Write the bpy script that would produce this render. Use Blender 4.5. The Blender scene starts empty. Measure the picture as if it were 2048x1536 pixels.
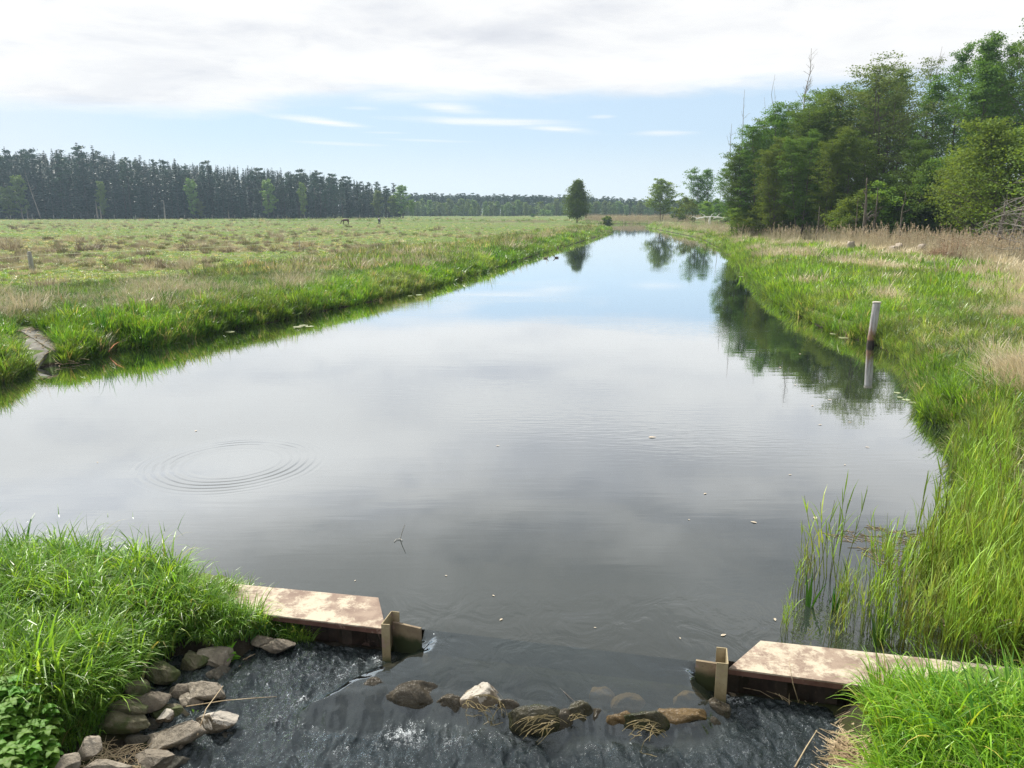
import bpy, math, random
import numpy as np
from mathutils import Vector, Euler, noise as mnoise
R = math.radians
C = bpy.context.scene.collection
sc = bpy.context.scene
# ---------------------------------------------------------------- camera
F, CH, PITCH = 1538.0, 4.3, R(12.68)
cam = bpy.data.objects.new('camera', bpy.data.cameras.new('camera')); C.objects.link(cam)
cam.location = (0, 0, CH); cam.rotation_euler = (math.pi/2-PITCH, 0, 0)
cam.data.sensor_width = 36; cam.data.lens = 36*F/2048; cam.data.clip_end = 6000; cam.data.clip_start = .1
sc.camera = cam
SUN_EL, SUN_AZ = R(50), R(-38)          # azimuth from +Y towards +X
sc.view_settings.view_transform = 'Standard'; sc.view_settings.look = 'None'
sc.view_settings.exposure = 0.50; sc.view_settings.gamma = 1
sc.cycles.max_bounces = 8; sc.cycles.diffuse_bounces = 3; sc.cycles.glossy_bounces = 3
sc.cycles.transmission_bounces = 5; sc.cycles.transparent_max_bounces = 6; sc.cycles.volume_bounces = 0
sc.cycles.caustics_reflective = False; sc.cycles.caustics_refractive = False
sc.cycles.sample_clamp_indirect = 6; sc.cycles.sample_clamp_direct = 12
sc.cycles.use_denoising = True; sc.cycles.denoising_input_passes = 'RGB_ALBEDO_NORMAL'; sc.cycles.denoising_prefilter = 'NONE'
HAZE = 0.00026

# ---------------------------------------------------------------- node expression helper
class V:
    nt = None
    def __init__(s, k): s.k = k
    def _m(s, op, o=None, p=None):
        n = V.nt.nodes.new('ShaderNodeMath'); n.operation = op
        for i, x in enumerate((s, o, p)):
            if x is None: continue
            x = x.k if isinstance(x, V) else x
            if isinstance(x, (int, float)): n.inputs[i].default_value = x
            else: V.nt.links.new(x, n.inputs[i])
        return V(n.outputs[0])
    def __add__(s, o): return s._m('ADD', o)
    def __radd__(s, o): return s._m('ADD', o)
    def __sub__(s, o): return s._m('SUBTRACT', o)
    def __rsub__(s, o): return V(o)._m('SUBTRACT', s)
    def __mul__(s, o): return s._m('MULTIPLY', o)
    def __rmul__(s, o): return s._m('MULTIPLY', o)
    def __truediv__(s, o): return s._m('DIVIDE', o)
    def __neg__(s): return s*-1.0
    def f(s, op, o=None, p=None): return s._m(op, o, p)
def link(a, b): V.nt.links.new(a.k if isinstance(a, V) else a, b)
def node(t, **kw):
    n = V.nt.nodes.new(t)
    for k, v in kw.items():
        if k in n.bl_rna.properties: setattr(n, k, v)
    return n
def inp(n, name, v):
    s = n.inputs[name]
    if isinstance(v, V) or isinstance(v, bpy.types.NodeSocket): link(v, s)
    else: s.default_value = v
def noise(vec, scale, detail=4, rough=.55, dist=0.0):
    n = node('ShaderNodeTexNoise')
    if vec is not None: link(vec, n.inputs['Vector'])
    inp(n, 'Scale', scale); inp(n, 'Detail', detail); inp(n, 'Roughness', rough); inp(n, 'Distortion', dist)
    return V(n.outputs['Fac'])
def sstep(x, a, b, lo=0.0, hi=1.0):
    n = node('ShaderNodeMapRange', interpolation_type='SMOOTHSTEP')
    link(x, n.inputs[0]); n.inputs[1].default_value = a; n.inputs[2].default_value = b
    n.inputs[3].default_value = lo; n.inputs[4].default_value = hi
    return V(n.outputs[0])
def mixc(f, a, b):
    n = node('ShaderNodeMix', data_type='RGBA')
    for i, x in ((0, f), (6, a), (7, b)):
        if isinstance(x, V) or isinstance(x, bpy.types.NodeSocket): link(x, n.inputs[i])
        elif isinstance(x, (int, float)): n.inputs[i].default_value = x
        else: n.inputs[i].default_value = (*x, 1)
    return V(n.outputs[2])
def xyz(x, y, z):
    n = node('ShaderNodeCombineXYZ')
    for i, v in enumerate((x, y, z)):
        if isinstance(v, V): link(v, n.inputs[i])
        else: n.inputs[i].default_value = v
    return V(n.outputs[0])
def sep(v):
    n = node('ShaderNodeSeparateXYZ'); link(v, n.inputs[0]); return [V(o) for o in n.outputs]
def vmul(v, s):
    n = node('ShaderNodeVectorMath', operation='MULTIPLY'); link(v, n.inputs[0]); n.inputs[1].default_value = s; return V(n.outputs[0])
def geo_pos(): return V(node('ShaderNodeNewGeometry').outputs['Position'])
def objco(): return V(node('ShaderNodeTexCoord').outputs['Object'])
def attr(name, kind='GEOMETRY'):
    n = node('ShaderNodeAttribute', attribute_type=kind); n.attribute_name = name; return n
def bump(h, dist, strength=1.0, normal=None):
    n = node('ShaderNodeBump'); link(h, n.inputs['Height']); n.inputs['Distance'].default_value = dist
    n.inputs['Strength'].default_value = strength
    if normal is not None: link(normal, n.inputs['Normal'])
    return V(n.outputs[0])
def newmat(name):
    m = bpy.data.materials.new(name); m.use_nodes = True; V.nt = m.node_tree
    m.node_tree.nodes.clear(); m['out'] = 'o'
    out = node('ShaderNodeOutputMaterial'); return m, out

# ---------------------------------------------------------------- world
w = bpy.data.worlds.new('World'); sc.world = w; w.use_nodes = True
V.nt = w.node_tree; w.node_tree.nodes.clear()
sky = node('ShaderNodeTexSky', sky_type='NISHITA'); sky.sun_disc = False
sky.sun_elevation = SUN_EL; sky.sun_rotation = SUN_AZ; sky.air_density = 1.0; sky.dust_density = .6; sky.ozone_density = 1.6
tc = node('ShaderNodeTexCoord'); dx, dy, dz = sep(V(tc.outputs['Generated']))
el = dz.f('ARCSINE')*57.2958
az = dx.f('ARCTAN2', dy)*57.2958
zc = dz.f('MAXIMUM', .015)
pl = xyz(dx/(zc+.06), dy/(zc+.06), 0.0)
n1 = noise(pl, .55, 6, .55, .3); n2 = noise(pl, 1.7, 6, .6, .4)
aee = xyz(az*.055, el*.34, 0.0)
nb = noise(aee, 1.6, 6, .6, .3)
nst = noise(xyz(az*.05, el*.9, 3.0), 1.3, 5, .6, .5)
# lower edge of the cloud sheet: lower towards the left
edge = el + (nb-.5)*2.4 + sstep(az, -8.0, -26.0)*1.6 - sstep(az, 6.0, 22.0)*.5
cover = sstep(edge, 7.2, 8.6)
def wisp(px, py, wd, hd, sl, amt):
    a0 = math.degrees(math.atan((px-1024)/F)); e0 = math.degrees(math.atan((422-py)/F))*math.cos(R(a0))
    x = (az-a0)/wd; y = (el-e0+(az-a0)*sl)/hd
    r = (x*x+y*y).f('SQRT') + (nst-.5)*2.6
    return sstep(r, 1.25, .0)*amt
ws = wisp(675, 258, 3.2, .28, .09, .95)
for a in ((905, 232, 2.6, .34, .05, .8), (990, 258, 6.0, .30, .03, .75), (1110, 270, 3.8, .30, .07, .9), (1308, 276, 2.6, .22, .0, .6),
          (860, 290, 3.4, .12, .02, .4), (690, 296, 2.8, .12, .02, .35), (1195, 247, .8, .12, 0, .4), (780, 276, 2.0, .1, 0, .35), (740, 232, 1.6, .16, 0, .35)):
    ws = ws.f('MAXIMUM', wisp(*a))
veil = sstep(az, -20.0, -34.0)*.45
n3 = noise(xyz(az*.045+el*.02, el*.16, 9.0), 1.5, 6, .58, .5)
dark = (sstep(n1, .44, .66)*.45 + sstep(n2, .45, .75)*.3 + sstep(n3, .42, .70)*.5*sstep(el, 8.5, 12.0)).f('MINIMUM', 1.15)      # greyer bellies of the sheet
elt = el + az*.07 + (nb-.5)*5.0
mid = sstep(elt, 16.5, 24.5)*sstep(el, 44.0, 34.0)
lft = sstep(az, 14.0, -30.0)
bright = 1.0 - dark*(.20-mid*.04) - mid*.36 + sstep(el, 15.0, 18.0)*(lft*.35-.12)*(1.0-mid*.6) + sstep(n2, .56, .34)*mid*.12
lav = mixc(sstep(dark, .0, .9), (1.0, 1.0, 1.0), (.86, .885, .95))
cc = node('ShaderNodeVectorMath', operation='SCALE'); link(lav, cc.inputs[0]); link(bright, cc.inputs['Scale'])
skyv = node('ShaderNodeVectorMath', operation='SCALE'); link(V(sky.outputs[0]), skyv.inputs[0]); skyv.inputs['Scale'].default_value = .10
low = sstep(el, 5.6, .3)
blue = mixc(.66, V(skyv.outputs[0]), (.56, .78, 1.04))
blue = mixc(low*.70+.20, blue, (.86, .94, .98))
blue = mixc(veil, blue, (.84, .87, .95))
m1 = mixc(ws, blue, (1.0, 1.0, 1.0))
m2 = mixc(cover, m1, V(cc.outputs[0]))
bg = node('ShaderNodeBackground'); link(m2, bg.inputs[0]); bg.inputs[1].default_value = .735
wo = node('ShaderNodeOutputWorld'); link(V(bg.outputs[0]), wo.inputs[0])
w.cycles.sampling_method = 'MANUAL'; w.cycles.sample_map_resolution = 512
# ---------------------------------------------------------------- sun
sl = bpy.data.lights.new('sun', 'SUN'); sl.energy = 4.9; sl.angle = R(2.0); sl.color = (1, .95, .86)
sun = bpy.data.objects.new('sun', sl); C.objects.link(sun)
sd_ = Vector((math.sin(SUN_AZ)*math.cos(SUN_EL), math.cos(SUN_AZ)*math.cos(SUN_EL), math.sin(SUN_EL)))
sun.rotation_euler = sd_.to_track_quat('Z', 'Y').to_euler()

# ---------------------------------------------------------------- layout helpers
cP, sP = math.cos(PITCH), math.sin(PITCH)
def ray(px, py):
    u = (np.asarray(px, float)-1024)/F; v = (768-np.asarray(py, float))/F
    return u, cP+v*sP, -sP+v*cP
def at(px, py, z=0.0):
    a, b, c = ray(px, py); t = (z-CH)/c
    return np.stack([a*t, b*t], -1)
def at3(px, py, z=0.0):
    p = at(px, py, z); return Vector((float(p[0]), float(p[1]), z))
def px_of(x, y, z):          # world -> picture position, for choosing densities
    dz_ = z-CH; d = y*cP - dz_*sP; up = y*sP + dz_*cP
    return 1024+F*x/d, 768-F*up/d
def colx(px, Y): return (px-1024)/F*(Y*cP+CH*sP*.9)
def hash2(ix, iy, s):
    n = (ix.astype(np.int64)*374761393 + iy.astype(np.int64)*668265263 + s*1274126177) & 0xffffffff
    n = ((n ^ (n >> 13))*1274126177) & 0xffffffff
    return ((n ^ (n >> 16)) & 0xffff)/65535.0
def vn(x, y, s=0):
    ix = np.floor(x); iy = np.floor(y); fx = x-ix; fy = y-iy
    fx = fx*fx*(3-2*fx); fy = fy*fy*(3-2*fy)
    a = hash2(ix, iy, s); b = hash2(ix+1, iy, s); c = hash2(ix, iy+1, s); d = hash2(ix+1, iy+1, s)
    return (a*(1-fx)+b*fx)*(1-fy)+(c*(1-fx)+d*fx)*fy
def fbm(x, y, s=0, o=4):
    t = 0; a = .5; n = 0
    for k in range(o):
        t = t+a*vn(x, y, s+k*17); n += a; x = x*2.03+3.1; y = y*2.03+7.7; a *= .5
    return t/n
def smooth(x, a, b):
    t = np.clip((x-a)/(b-a), 0, 1); return t*t*(3-2*t)
def sdist(P, poly):          # negative inside
    P = np.asarray(P, float); poly = np.asarray(poly, float)
    d = np.full(len(P), 1e9); ins = np.zeros(len(P), bool)
    for i in range(len(poly)):
        a = poly[i]; b = poly[(i+1) % len(poly)]; e = b-a; w_ = P-a
        t = np.clip((w_@e)/max(e@e, 1e-9), 0, 1)
        q = w_-t[:, None]*e; d = np.minimum(d, (q*q).sum(1))
        c = ((a[1] > P[:, 1]) != (b[1] > P[:, 1]))
        with np.errstate(divide='ignore', invalid='ignore'):
            xx = (b[0]-a[0])*(P[:, 1]-a[1])/(b[1]-a[1])+a[0]
        ins ^= c & (P[:, 0] < xx)
    d = np.sqrt(d); return np.where(ins, -d, d)
def inside(px, py, poly): return sdist(np.stack([px, py], -1), poly) < 0

# weir axis
ZC = .12
PL, PR = at(772, 1256, ZC), at(1455, 1337, ZC)
E = (PR-PL)/np.linalg.norm(PR-PL); NU = np.array([-E[1], E[0]])     # along the weir / upstream
def uv(P): q = P-PL; return q@E, q@NU
# river outlines
left = [(0, 765), (60, 738), (130, 728), (190, 712), (215, 702), (330, 690), (430, 665), (540, 645), (650, 622), (760, 600), (880, 570), (1000, 533), (1080, 508), (1160, 484), (1228, 463)]
right = [(1290, 455), (1330, 462), (1400, 476), (1440, 497), (1470, 522), (1500, 560), (1540, 598), (1600, 632), (1660, 664), (1758, 692), (1806, 722), (1836, 780), (1850, 832), (1915, 868), (1925, 960), (1950, 1050), (1960, 1150), (1985, 1230), (2010, 1290)]
river = [PL-E*16-NU*.2, np.array([-17., 14.]), np.array([-16.4, 17.6])]
river += [at(*p) for p in left] + [at(1218, 455), at(1200, 452), np.array([-9., 252.]), np.array([-90., 285.]), np.array([-86., 300.]), np.array([47., 268.])] + [at(*p) for p in right]
river += [PR+E*3.6, PR+E*3.2-NU*.25]
river = np.array(river)
pool = np.array([PL-NU*-.1-E*1.15] + [at(*p, -.2) for p in ((590, 1272), (548, 1310), (492, 1350), (455, 1415), (395, 1490), (345, 1536), (290, 1640), (240, 1900))] + [at(*p, -.3) for p in ((1700, 1900), (1640, 1640), (1600, 1536), (1640, 1475), (1612, 1425), (1560, 1392), (1500, 1374))] + [PR+NU*.1+E*.3])
def ground_z(P):
    P = np.asarray(P, float); x, y = P[:, 0], P[:, 1]
    s = sdist(P, river); s2 = sdist(P, pool); u, v = uv(P)
    down = smooth(v, .12, -.12)
    rt = smooth(x, 1.5, 4.5)                            # right bank
    near = smooth(y, 16, 9)*rt
    up = .04+.44*smooth(s, .0, .50)+.42*smooth(s, .2, 3.0)+.20*smooth(s, 4, 14)*rt
    flat = .02+.10*smooth(s, .0, 1.4)+.45*smooth(s, .8, 3.4)
    up = up*(1-near)+flat*near
    up = np.where(s < 0, -.05-1.1*smooth(-s, 0, 1.6), up)
    # concrete apron corner on the left bank: lower and smoother
    ap = np.exp(-(((x+14.0)/1.8)**2+((y-22.3)/1.6)**2)); up = up-ap*.12*(s > 0)
    lm = smooth(u, 1.6, .8); dn = -.40+.20*smooth(s2, -.02, .22)*(1-lm)+.11*smooth(s2, 0, .5)*lm+.42*smooth(s2, .15+.45*lm, 1.3+.15*lm)+.35*smooth(s2, 1.0, 4.0)
    dn = np.where(s2 < 0, -.42-.25*smooth(-s2, 0, .7), dn)
    lb = smooth(u, -.9, -1.9)*smooth(-v, .1, -.35)       # soil heaped over the left wall end
    z = up*(1-down)+dn*down
    m = smooth(s, 2, 10)*(1-down)
    z = z+m*(fbm(x*.13, y*.13, 5)-.5)*.28 + (s > .2)*(fbm(x*1.7, y*1.7, 9, 3)-.5)*.10*smooth(s, .2, 1)*(1-down)
    z = z+down*(s2 > 0)*(fbm(x*5, y*5, 3, 3)-.5)*.06
    mound = smooth(u, -1.55, -2.25)*smooth(v, 1.05, .55)*smooth(v, -.4, .1)
    z = np.where(u < 0, np.maximum(z, -.6+.80*mound+.0*lb), z)
    lobe = np.exp(-(((u+1.80)/.42)**2))*smooth(v, .12, -.05)*smooth(v, -.62, -.15)*.50
    wd_ = float(np.linalg.norm(PR-PL)); lobe = lobe+smooth(u, wd_+.80, wd_+1.35)*smooth(v, .05, -.1)*smooth(v, -1.7, -.4)*.26
    z = z+lobe
    far = smooth(y, 330, 700)
    return z-far*.15
def gz(x, y): return float(ground_z(np.array([[x, y]]))[0])
def on_ground(px, py, lift=0.0):
    px = np.atleast_1d(np.asarray(px, float)); py = np.atleast_1d(np.asarray(py, float)); z = np.zeros(len(px))
    for k in range(8):
        P = at(px, py, z+lift); z = z*.4+.6*ground_z(P)
    return np.concatenate([P, z[:, None]], 1)

# ---------------------------------------------------------------- mesh helpers
class MB:
    def __init__(s): s.v = []; s.q = []; s.t = []; s.n = 0; s.c = []
    def add(s, v, q=None, t=None, col=None):
        v = np.asarray(v, float).reshape(-1, 3); s.v.append(v)
        if q is not None and len(q): s.q.append(np.asarray(q, int).reshape(-1, 4)+s.n)
        if t is not None and len(t): s.t.append(np.asarray(t, int).reshape(-1, 3)+s.n)
        s.c.append(np.broadcast_to(np.asarray(col if col is not None else (1, 1, 1), float), (len(v), 3)))
        s.n += len(v)
    def mesh(s, name, mat, smooth_=False, color=False):
        me = bpy.data.meshes.new(name)
        v = np.concatenate(s.v) if s.v else np.zeros((0, 3))
        q = np.concatenate(s.q) if s.q else np.zeros((0, 4), int); t = np.concatenate(s.t) if s.t else np.zeros((0, 3), int)
        me.vertices.add(len(v)); me.vertices.foreach_set('co', v.astype(np.float32).ravel())
        nl = q.size+t.size; me.loops.add(nl)
        me.loops.foreach_set('vertex_index', np.concatenate([q.ravel(), t.ravel()]).astype(np.int32))
        me.polygons.add(len(q)+len(t))
        st = np.concatenate([np.arange(len(q))*4, q.size+np.arange(len(t))*3]).astype(np.int32)
        me.polygons.foreach_set('loop_start', st)
        me.polygons.foreach_set('use_smooth', np.full(len(q)+len(t), smooth_))
        if color:
            a = me.color_attributes.new('col', 'FLOAT_COLOR', 'POINT'); c = np.concatenate(s.c)
            a.data.foreach_set('color', np.concatenate([c, np.ones((len(c), 1))], 1).astype(np.float32).ravel())
        me.update(calc_edges=True); me.validate()
        if mat: me.materials.append(mat)
        return me
    def obj(s, name, mat, parent=None, smooth_=False, color=False):
        o = bpy.data.objects.new(name, s.mesh(name, mat, smooth_, color)); C.objects.link(o)
        if parent: o.parent = parent
        return o
def tag(o, label=None, cat=None, group=None, kind=None):
    for k, v in (('label', label), ('category', cat), ('group', group), ('kind', kind)):
        if v: o[k] = v
    return o
def empty(name, loc=(0, 0, 0), rz=0.0):
    o = bpy.data.objects.new(name, None); C.objects.link(o); o.location = loc; o.rotation_euler = (0, 0, rz); o.empty_display_size = .2; return o
def copy_tree(o, parent=None):
    c = o.copy(); C.objects.link(c); c.parent = parent
    for ch in list(o.children): copy_tree(ch, c)
    return c
def tube(mb, pts, rad, n=6, cap=True, col=None):
    pts = np.asarray(pts, float); rad = np.broadcast_to(np.asarray(rad, float), (len(pts),))
    d = np.gradient(pts, axis=0); d /= np.linalg.norm(d, axis=1)[:, None]+1e-9
    ref = np.array([0, 0, 1.]) if abs(d[0, 2]) < .9 else np.array([1., 0, 0])
    a = np.cross(d, ref); a /= np.linalg.norm(a, axis=1)[:, None]+1e-9; b = np.cross(d, a)
    th = np.arange(n)*2*math.pi/n
    v = pts[:, None]+rad[:, None, None]*(np.cos(th)[None, :, None]*a[:, None]+np.sin(th)[None, :, None]*b[:, None])
    m = len(pts); i = np.arange(m-1)[:, None]*n; j = np.arange(n)[None]; k = (j+1) % n
    q = np.stack([i+j, i+k, i+n+k, i+n+j], -1).reshape(-1, 4)
    v = v.reshape(-1, 3); t = []
    if cap:
        v = np.concatenate([v, pts[:1], pts[-1:]]); t = [(m*n, (x+1) % n, x) for x in range(n)]+[(m*n+1, (m-1)*n+x, (m-1)*n+(x+1) % n) for x in range(n)]
    mb.add(v, q, t, col)
def leafquads(mb, c, size, rng, up=.4, aspect=.6, col=None):
    n = len(c); a = rng.normal(size=(n, 3)); a[:, 2] *= .5; a /= np.linalg.norm(a, axis=1)[:, None]
    nn = rng.normal(size=(n, 3)); nn[:, 2] += up*3; b = np.cross(nn, a); b /= np.linalg.norm(b, axis=1)[:, None]+1e-9
    s = (size*rng.uniform(.6, 1.35, n))[:, None] if np.isscalar(size) else (size*rng.uniform(.6, 1.3, n))[:, None]
    a = a*s; b = b*s*aspect
    v = np.stack([c-a*.5, c+b*.5-a*.05, c+a*.5, c-b*.5-a*.05], 1)
    q = np.arange(n*4).reshape(n, 4)
    if col is not None and len(np.shape(col)) == 2: col = np.repeat(col, 4, 0)
    mb.add(v.reshape(-1, 3), q, col=col)
def blades(mb, n, rad, L, lean, curve, wid, seg, rng, cx=0, cy=0, col=None, dirb=None):
    th = rng.uniform(0, 2*math.pi, n); r = rad*np.sqrt(rng.uniform(0, 1, n))
    bx = cx+r*np.cos(th); by = cy+r*np.sin(th)
    az_ = th+rng.normal(0, .8, n) if dirb is None else dirb+rng.normal(0, .6, n)
    Ls = rng.uniform(*L, n); ln = rng.uniform(*lean, n); cv = rng.uniform(*curve, n); wd = rng.uniform(*wid, n)
    t = np.linspace(0, 1, seg+1)
    ang = ln[:, None]+cv[:, None]*t[None]**1.8
    st = (Ls/seg)[:, None]
    hx = np.concatenate([np.zeros((n, 1)), np.cumsum(np.sin(ang[:, :-1])*st, 1)], 1); hz = np.concatenate([np.zeros((n, 1)), np.cumsum(np.cos(ang[:, :-1])*st, 1)], 1)
    p = np.stack([bx[:, None]+hx*np.cos(az_)[:, None], by[:, None]+hx*np.sin(az_)[:, None], hz-.03], -1)
    tw = az_+math.pi/2+rng.normal(0, .5, n)
    side = np.stack([np.cos(tw), np.sin(tw), np.zeros(n)], -1)[:, None]*(wd[:, None]*np.minimum(1, (1-t[None])*1.7+.03)*.5*(.6+.4*np.minimum(1, t[None]*5)))[:, :, None]
    v = np.stack([p-side, p+side], 2).reshape(n, -1, 3)
    i = np.arange(seg)*2; q1 = np.stack([i, i+1, i+3, i+2], -1)
    q = (np.arange(n)[:, None, None]*((seg+1)*2)+q1[None]).reshape(-1, 4)
    if col is None:
        c1 = np.exp(rng.normal(0, .28, n))[:, None]*np.array([1, 1, 1.]); dead = rng.uniform(0, 1, n) < .045; c1[dead] = np.array([2.2, 1.15, 3.2])*rng.uniform(.6, 1, (dead.sum(), 1)); col = np.repeat(c1, (seg+1)*2, 0)
    mb.add(v.reshape(-1, 3), q, col=col)

# ---------------------------------------------------------------- materials
def leafmat(name, col, col2=None, trans=.35, inst=False, rough=.5, scale=3.0, vc=False, spec=.4, ttint=(1.5, 1.35, .6)):
    m, out = newmat(name)
    if inst:
        c = V(attr('tint', 'INSTANCER').outputs['Color'])
        if vc: 
            mm = node('ShaderNodeMix', data_type='RGBA', blend_type='MULTIPLY'); mm.inputs[0].default_value = 1
            link(c, mm.inputs[6]); link(V(attr('col').outputs['Color']), mm.inputs[7])
            mn = node('ShaderNodeVectorMath', operation='MINIMUM'); link(V(mm.outputs[2]), mn.inputs[0]); mn.inputs[1].default_value = (.62, .54, .38); c = V(mn.outputs[0])
    else:
        oi = node('ShaderNodeObjectInfo'); nz = noise(geo_pos(), scale, 3)
        c = mixc(sstep(nz, .35, .65)*.8, col, col2 or col)
        h = node('ShaderNodeHueSaturation'); link(c, h.inputs['Color'])
        rv = V(oi.outputs['Random']); link(rv*.035+.482, h.inputs['Hue']); link(rv*.5+.75, h.inputs['Value']); c = V(h.outputs[0])
    p = node('ShaderNodeBsdfPrincipled'); link(c, p.inputs['Base Color']); inp(p, 'Roughness', rough); inp(p, 'Specular IOR Level', spec)
    tr = node('ShaderNodeBsdfTranslucent')
    g = node('ShaderNodeMix', data_type='RGBA', blend_type='MULTIPLY'); g.inputs[0].default_value = 1; link(c, g.inputs[6]); g.inputs[7].default_value = (*ttint, 1)
    link(V(g.outputs[2]), tr.inputs[0])
    mx = node('ShaderNodeMixShader'); mx.inputs[0].default_value = trans
    link(V(p.outputs[0]), mx.inputs[1]); link(V(tr.outputs[0]), mx.inputs[2]); link(V(mx.outputs[0]), out.inputs[0]); return m
def solid(name, c1, c2, scale=4, rough=.8, bmp=.02, spec=.3, detail=6, lo=.35, hi=.65, stretch=(1, 1, 1), c3=None, s3=20, world=False, bs=None):
    m, out = newmat(name); p = node('ShaderNodeBsdfPrincipled')
    co = vmul(geo_pos() if world else objco(), stretch); nz = noise(co, scale, detail, .62)
    c = mixc(sstep(nz, lo, hi), c1, c2)
    if c3: c = mixc(sstep(noise(co, s3, 4, .6), .55, .68), c, c3)
    link(c, p.inputs['Base Color']); inp(p, 'Roughness', rough); inp(p, 'Specular IOR Level', spec)
    if bmp: link(bump(noise(co, bs or scale*4, 6, .65), bmp), p.inputs['Normal'])
    link(V(p.outputs[0]), out.inputs[0]); return m
M = {}
M['blade'] = leafmat('grass_blade', None, trans=.40, inst=True, rough=.38, vc=True, spec=.5)
M['bark'] = solid('bark', (.085, .07, .055), (.16, .14, .115), 2.5, .9, .03, stretch=(3, 3, .6))
M['bark_pale'] = solid('bark_pale', (.26, .25, .22), (.42, .41, .38), 1.2, .85, .02, stretch=(3, 3, .5))
M['bark_dead'] = solid('bark_dead', (.20, .18, .155), (.34, .31, .28), 1.5, .9, .02, stretch=(3, 3, .5))
M['bark_conifer'] = solid('bark_conifer', (.06, .055, .05), (.12, .11, .10), 1.5, .9, .02)
M['needles'] = leafmat('spruce_needles', (.012, .046, .034), (.026, .082, .054), .12, scale=.25)
M['needles_pine'] = leafmat('pine_needles', (.022, .064, .042), (.038, .095, .055), .12, scale=.25)
M['leaf_alder'] = leafmat('alder_leaf', (.085, .165, .034), (.125, .22, .048), .38, scale=.5, rough=.7, spec=.15)
M['leaf_alder_dark'] = leafmat('alder_leaf_dark', (.118, .198, .040), (.165, .25, .055), .45, scale=.5, rough=.7, spec=.15)
M['leaf_olive'] = leafmat('olive_leaf', (.115, .155, .055), (.15, .19, .065), .32, scale=.5, rough=.7, spec=.15)
M['leaf_willow'] = leafmat('willow_leaf', (.125, .195, .040), (.165, .24, .052), .38, scale=.7, rough=.7, spec=.15)
M['leaf_birch'] = leafmat('birch_leaf', (.12, .20, .055), (.16, .25, .07), .38, scale=.3)
M['rust'] = None

# ---------------------------------------------------------------- ground
def build_ground():
    na, nr = 760, 560
    th = np.concatenate([np.linspace(-64, 64, na)])*math.pi/180
    r = 1.2*(2400/1.2)**(np.linspace(0, 1, nr)**1.0)
    A, Rr = np.meshgrid(th, r); X = np.sin(A)*Rr; Y = np.cos(A)*Rr
    P = np.stack([X.ravel(), Y.ravel()], -1); z = ground_z(P)
    # under-water bed is never flat with the river
    i = np.arange(nr-1)[:, None]*na; j = np.arange(na-1)[None]
    q = np.stack([i+j, i+j+1, i+na+j+1, i+na+j], -1).reshape(-1, 4)
    mb = MB(); mb.add(np.concatenate([P, z[:, None]], 1), q)
    m, out = newmat('ground_soil'); p = node('ShaderNodeBsdfPrincipled')
    pos = geo_pos(); x, y, zz = sep(pos)
    a = noise(pos, .35, 6, .6); b = noise(pos, 2.2, 6, .65); c_ = noise(vmul(pos, (.55, 1.6, 1)), .055, 5, .6, .6)
    g = mixc(sstep(b, .38, .62), (.075, .125, .028), (.12, .175, .045))
    g = mixc(sstep(a, .52, .66)*.75, g, (.22, .19, .10))
    g = mixc(sstep(c_, .54, .62)*sstep(y, 45.0, 70.0)*.7, g, (.13, .105, .065))
    mud = mixc(sstep(b, .4, .6), (.022, .018, .013), (.05, .042, .03))
    nearmud = sstep(zz, .12, .03)
    g = mixc(nearmud, g, mud)
    moss = sstep(noise(pos, 3.0, 5), .42, .55)*sstep(y, 7.2, 6.9)
    g = mixc(moss*.45, g, (.05, .065, .015))
    link(g, p.inputs['Base Color']); inp(p, 'Roughness', .95); inp(p, 'Specular IOR Level', .15)
    link(bump(noise(pos, 9.0, 6, .7), .05), p.inputs['Normal']); link(V(p.outputs[0]), out.inputs[0])
    o = mb.obj('ground', m, smooth_=True); tag(o, kind='structure')
build_ground()

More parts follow.
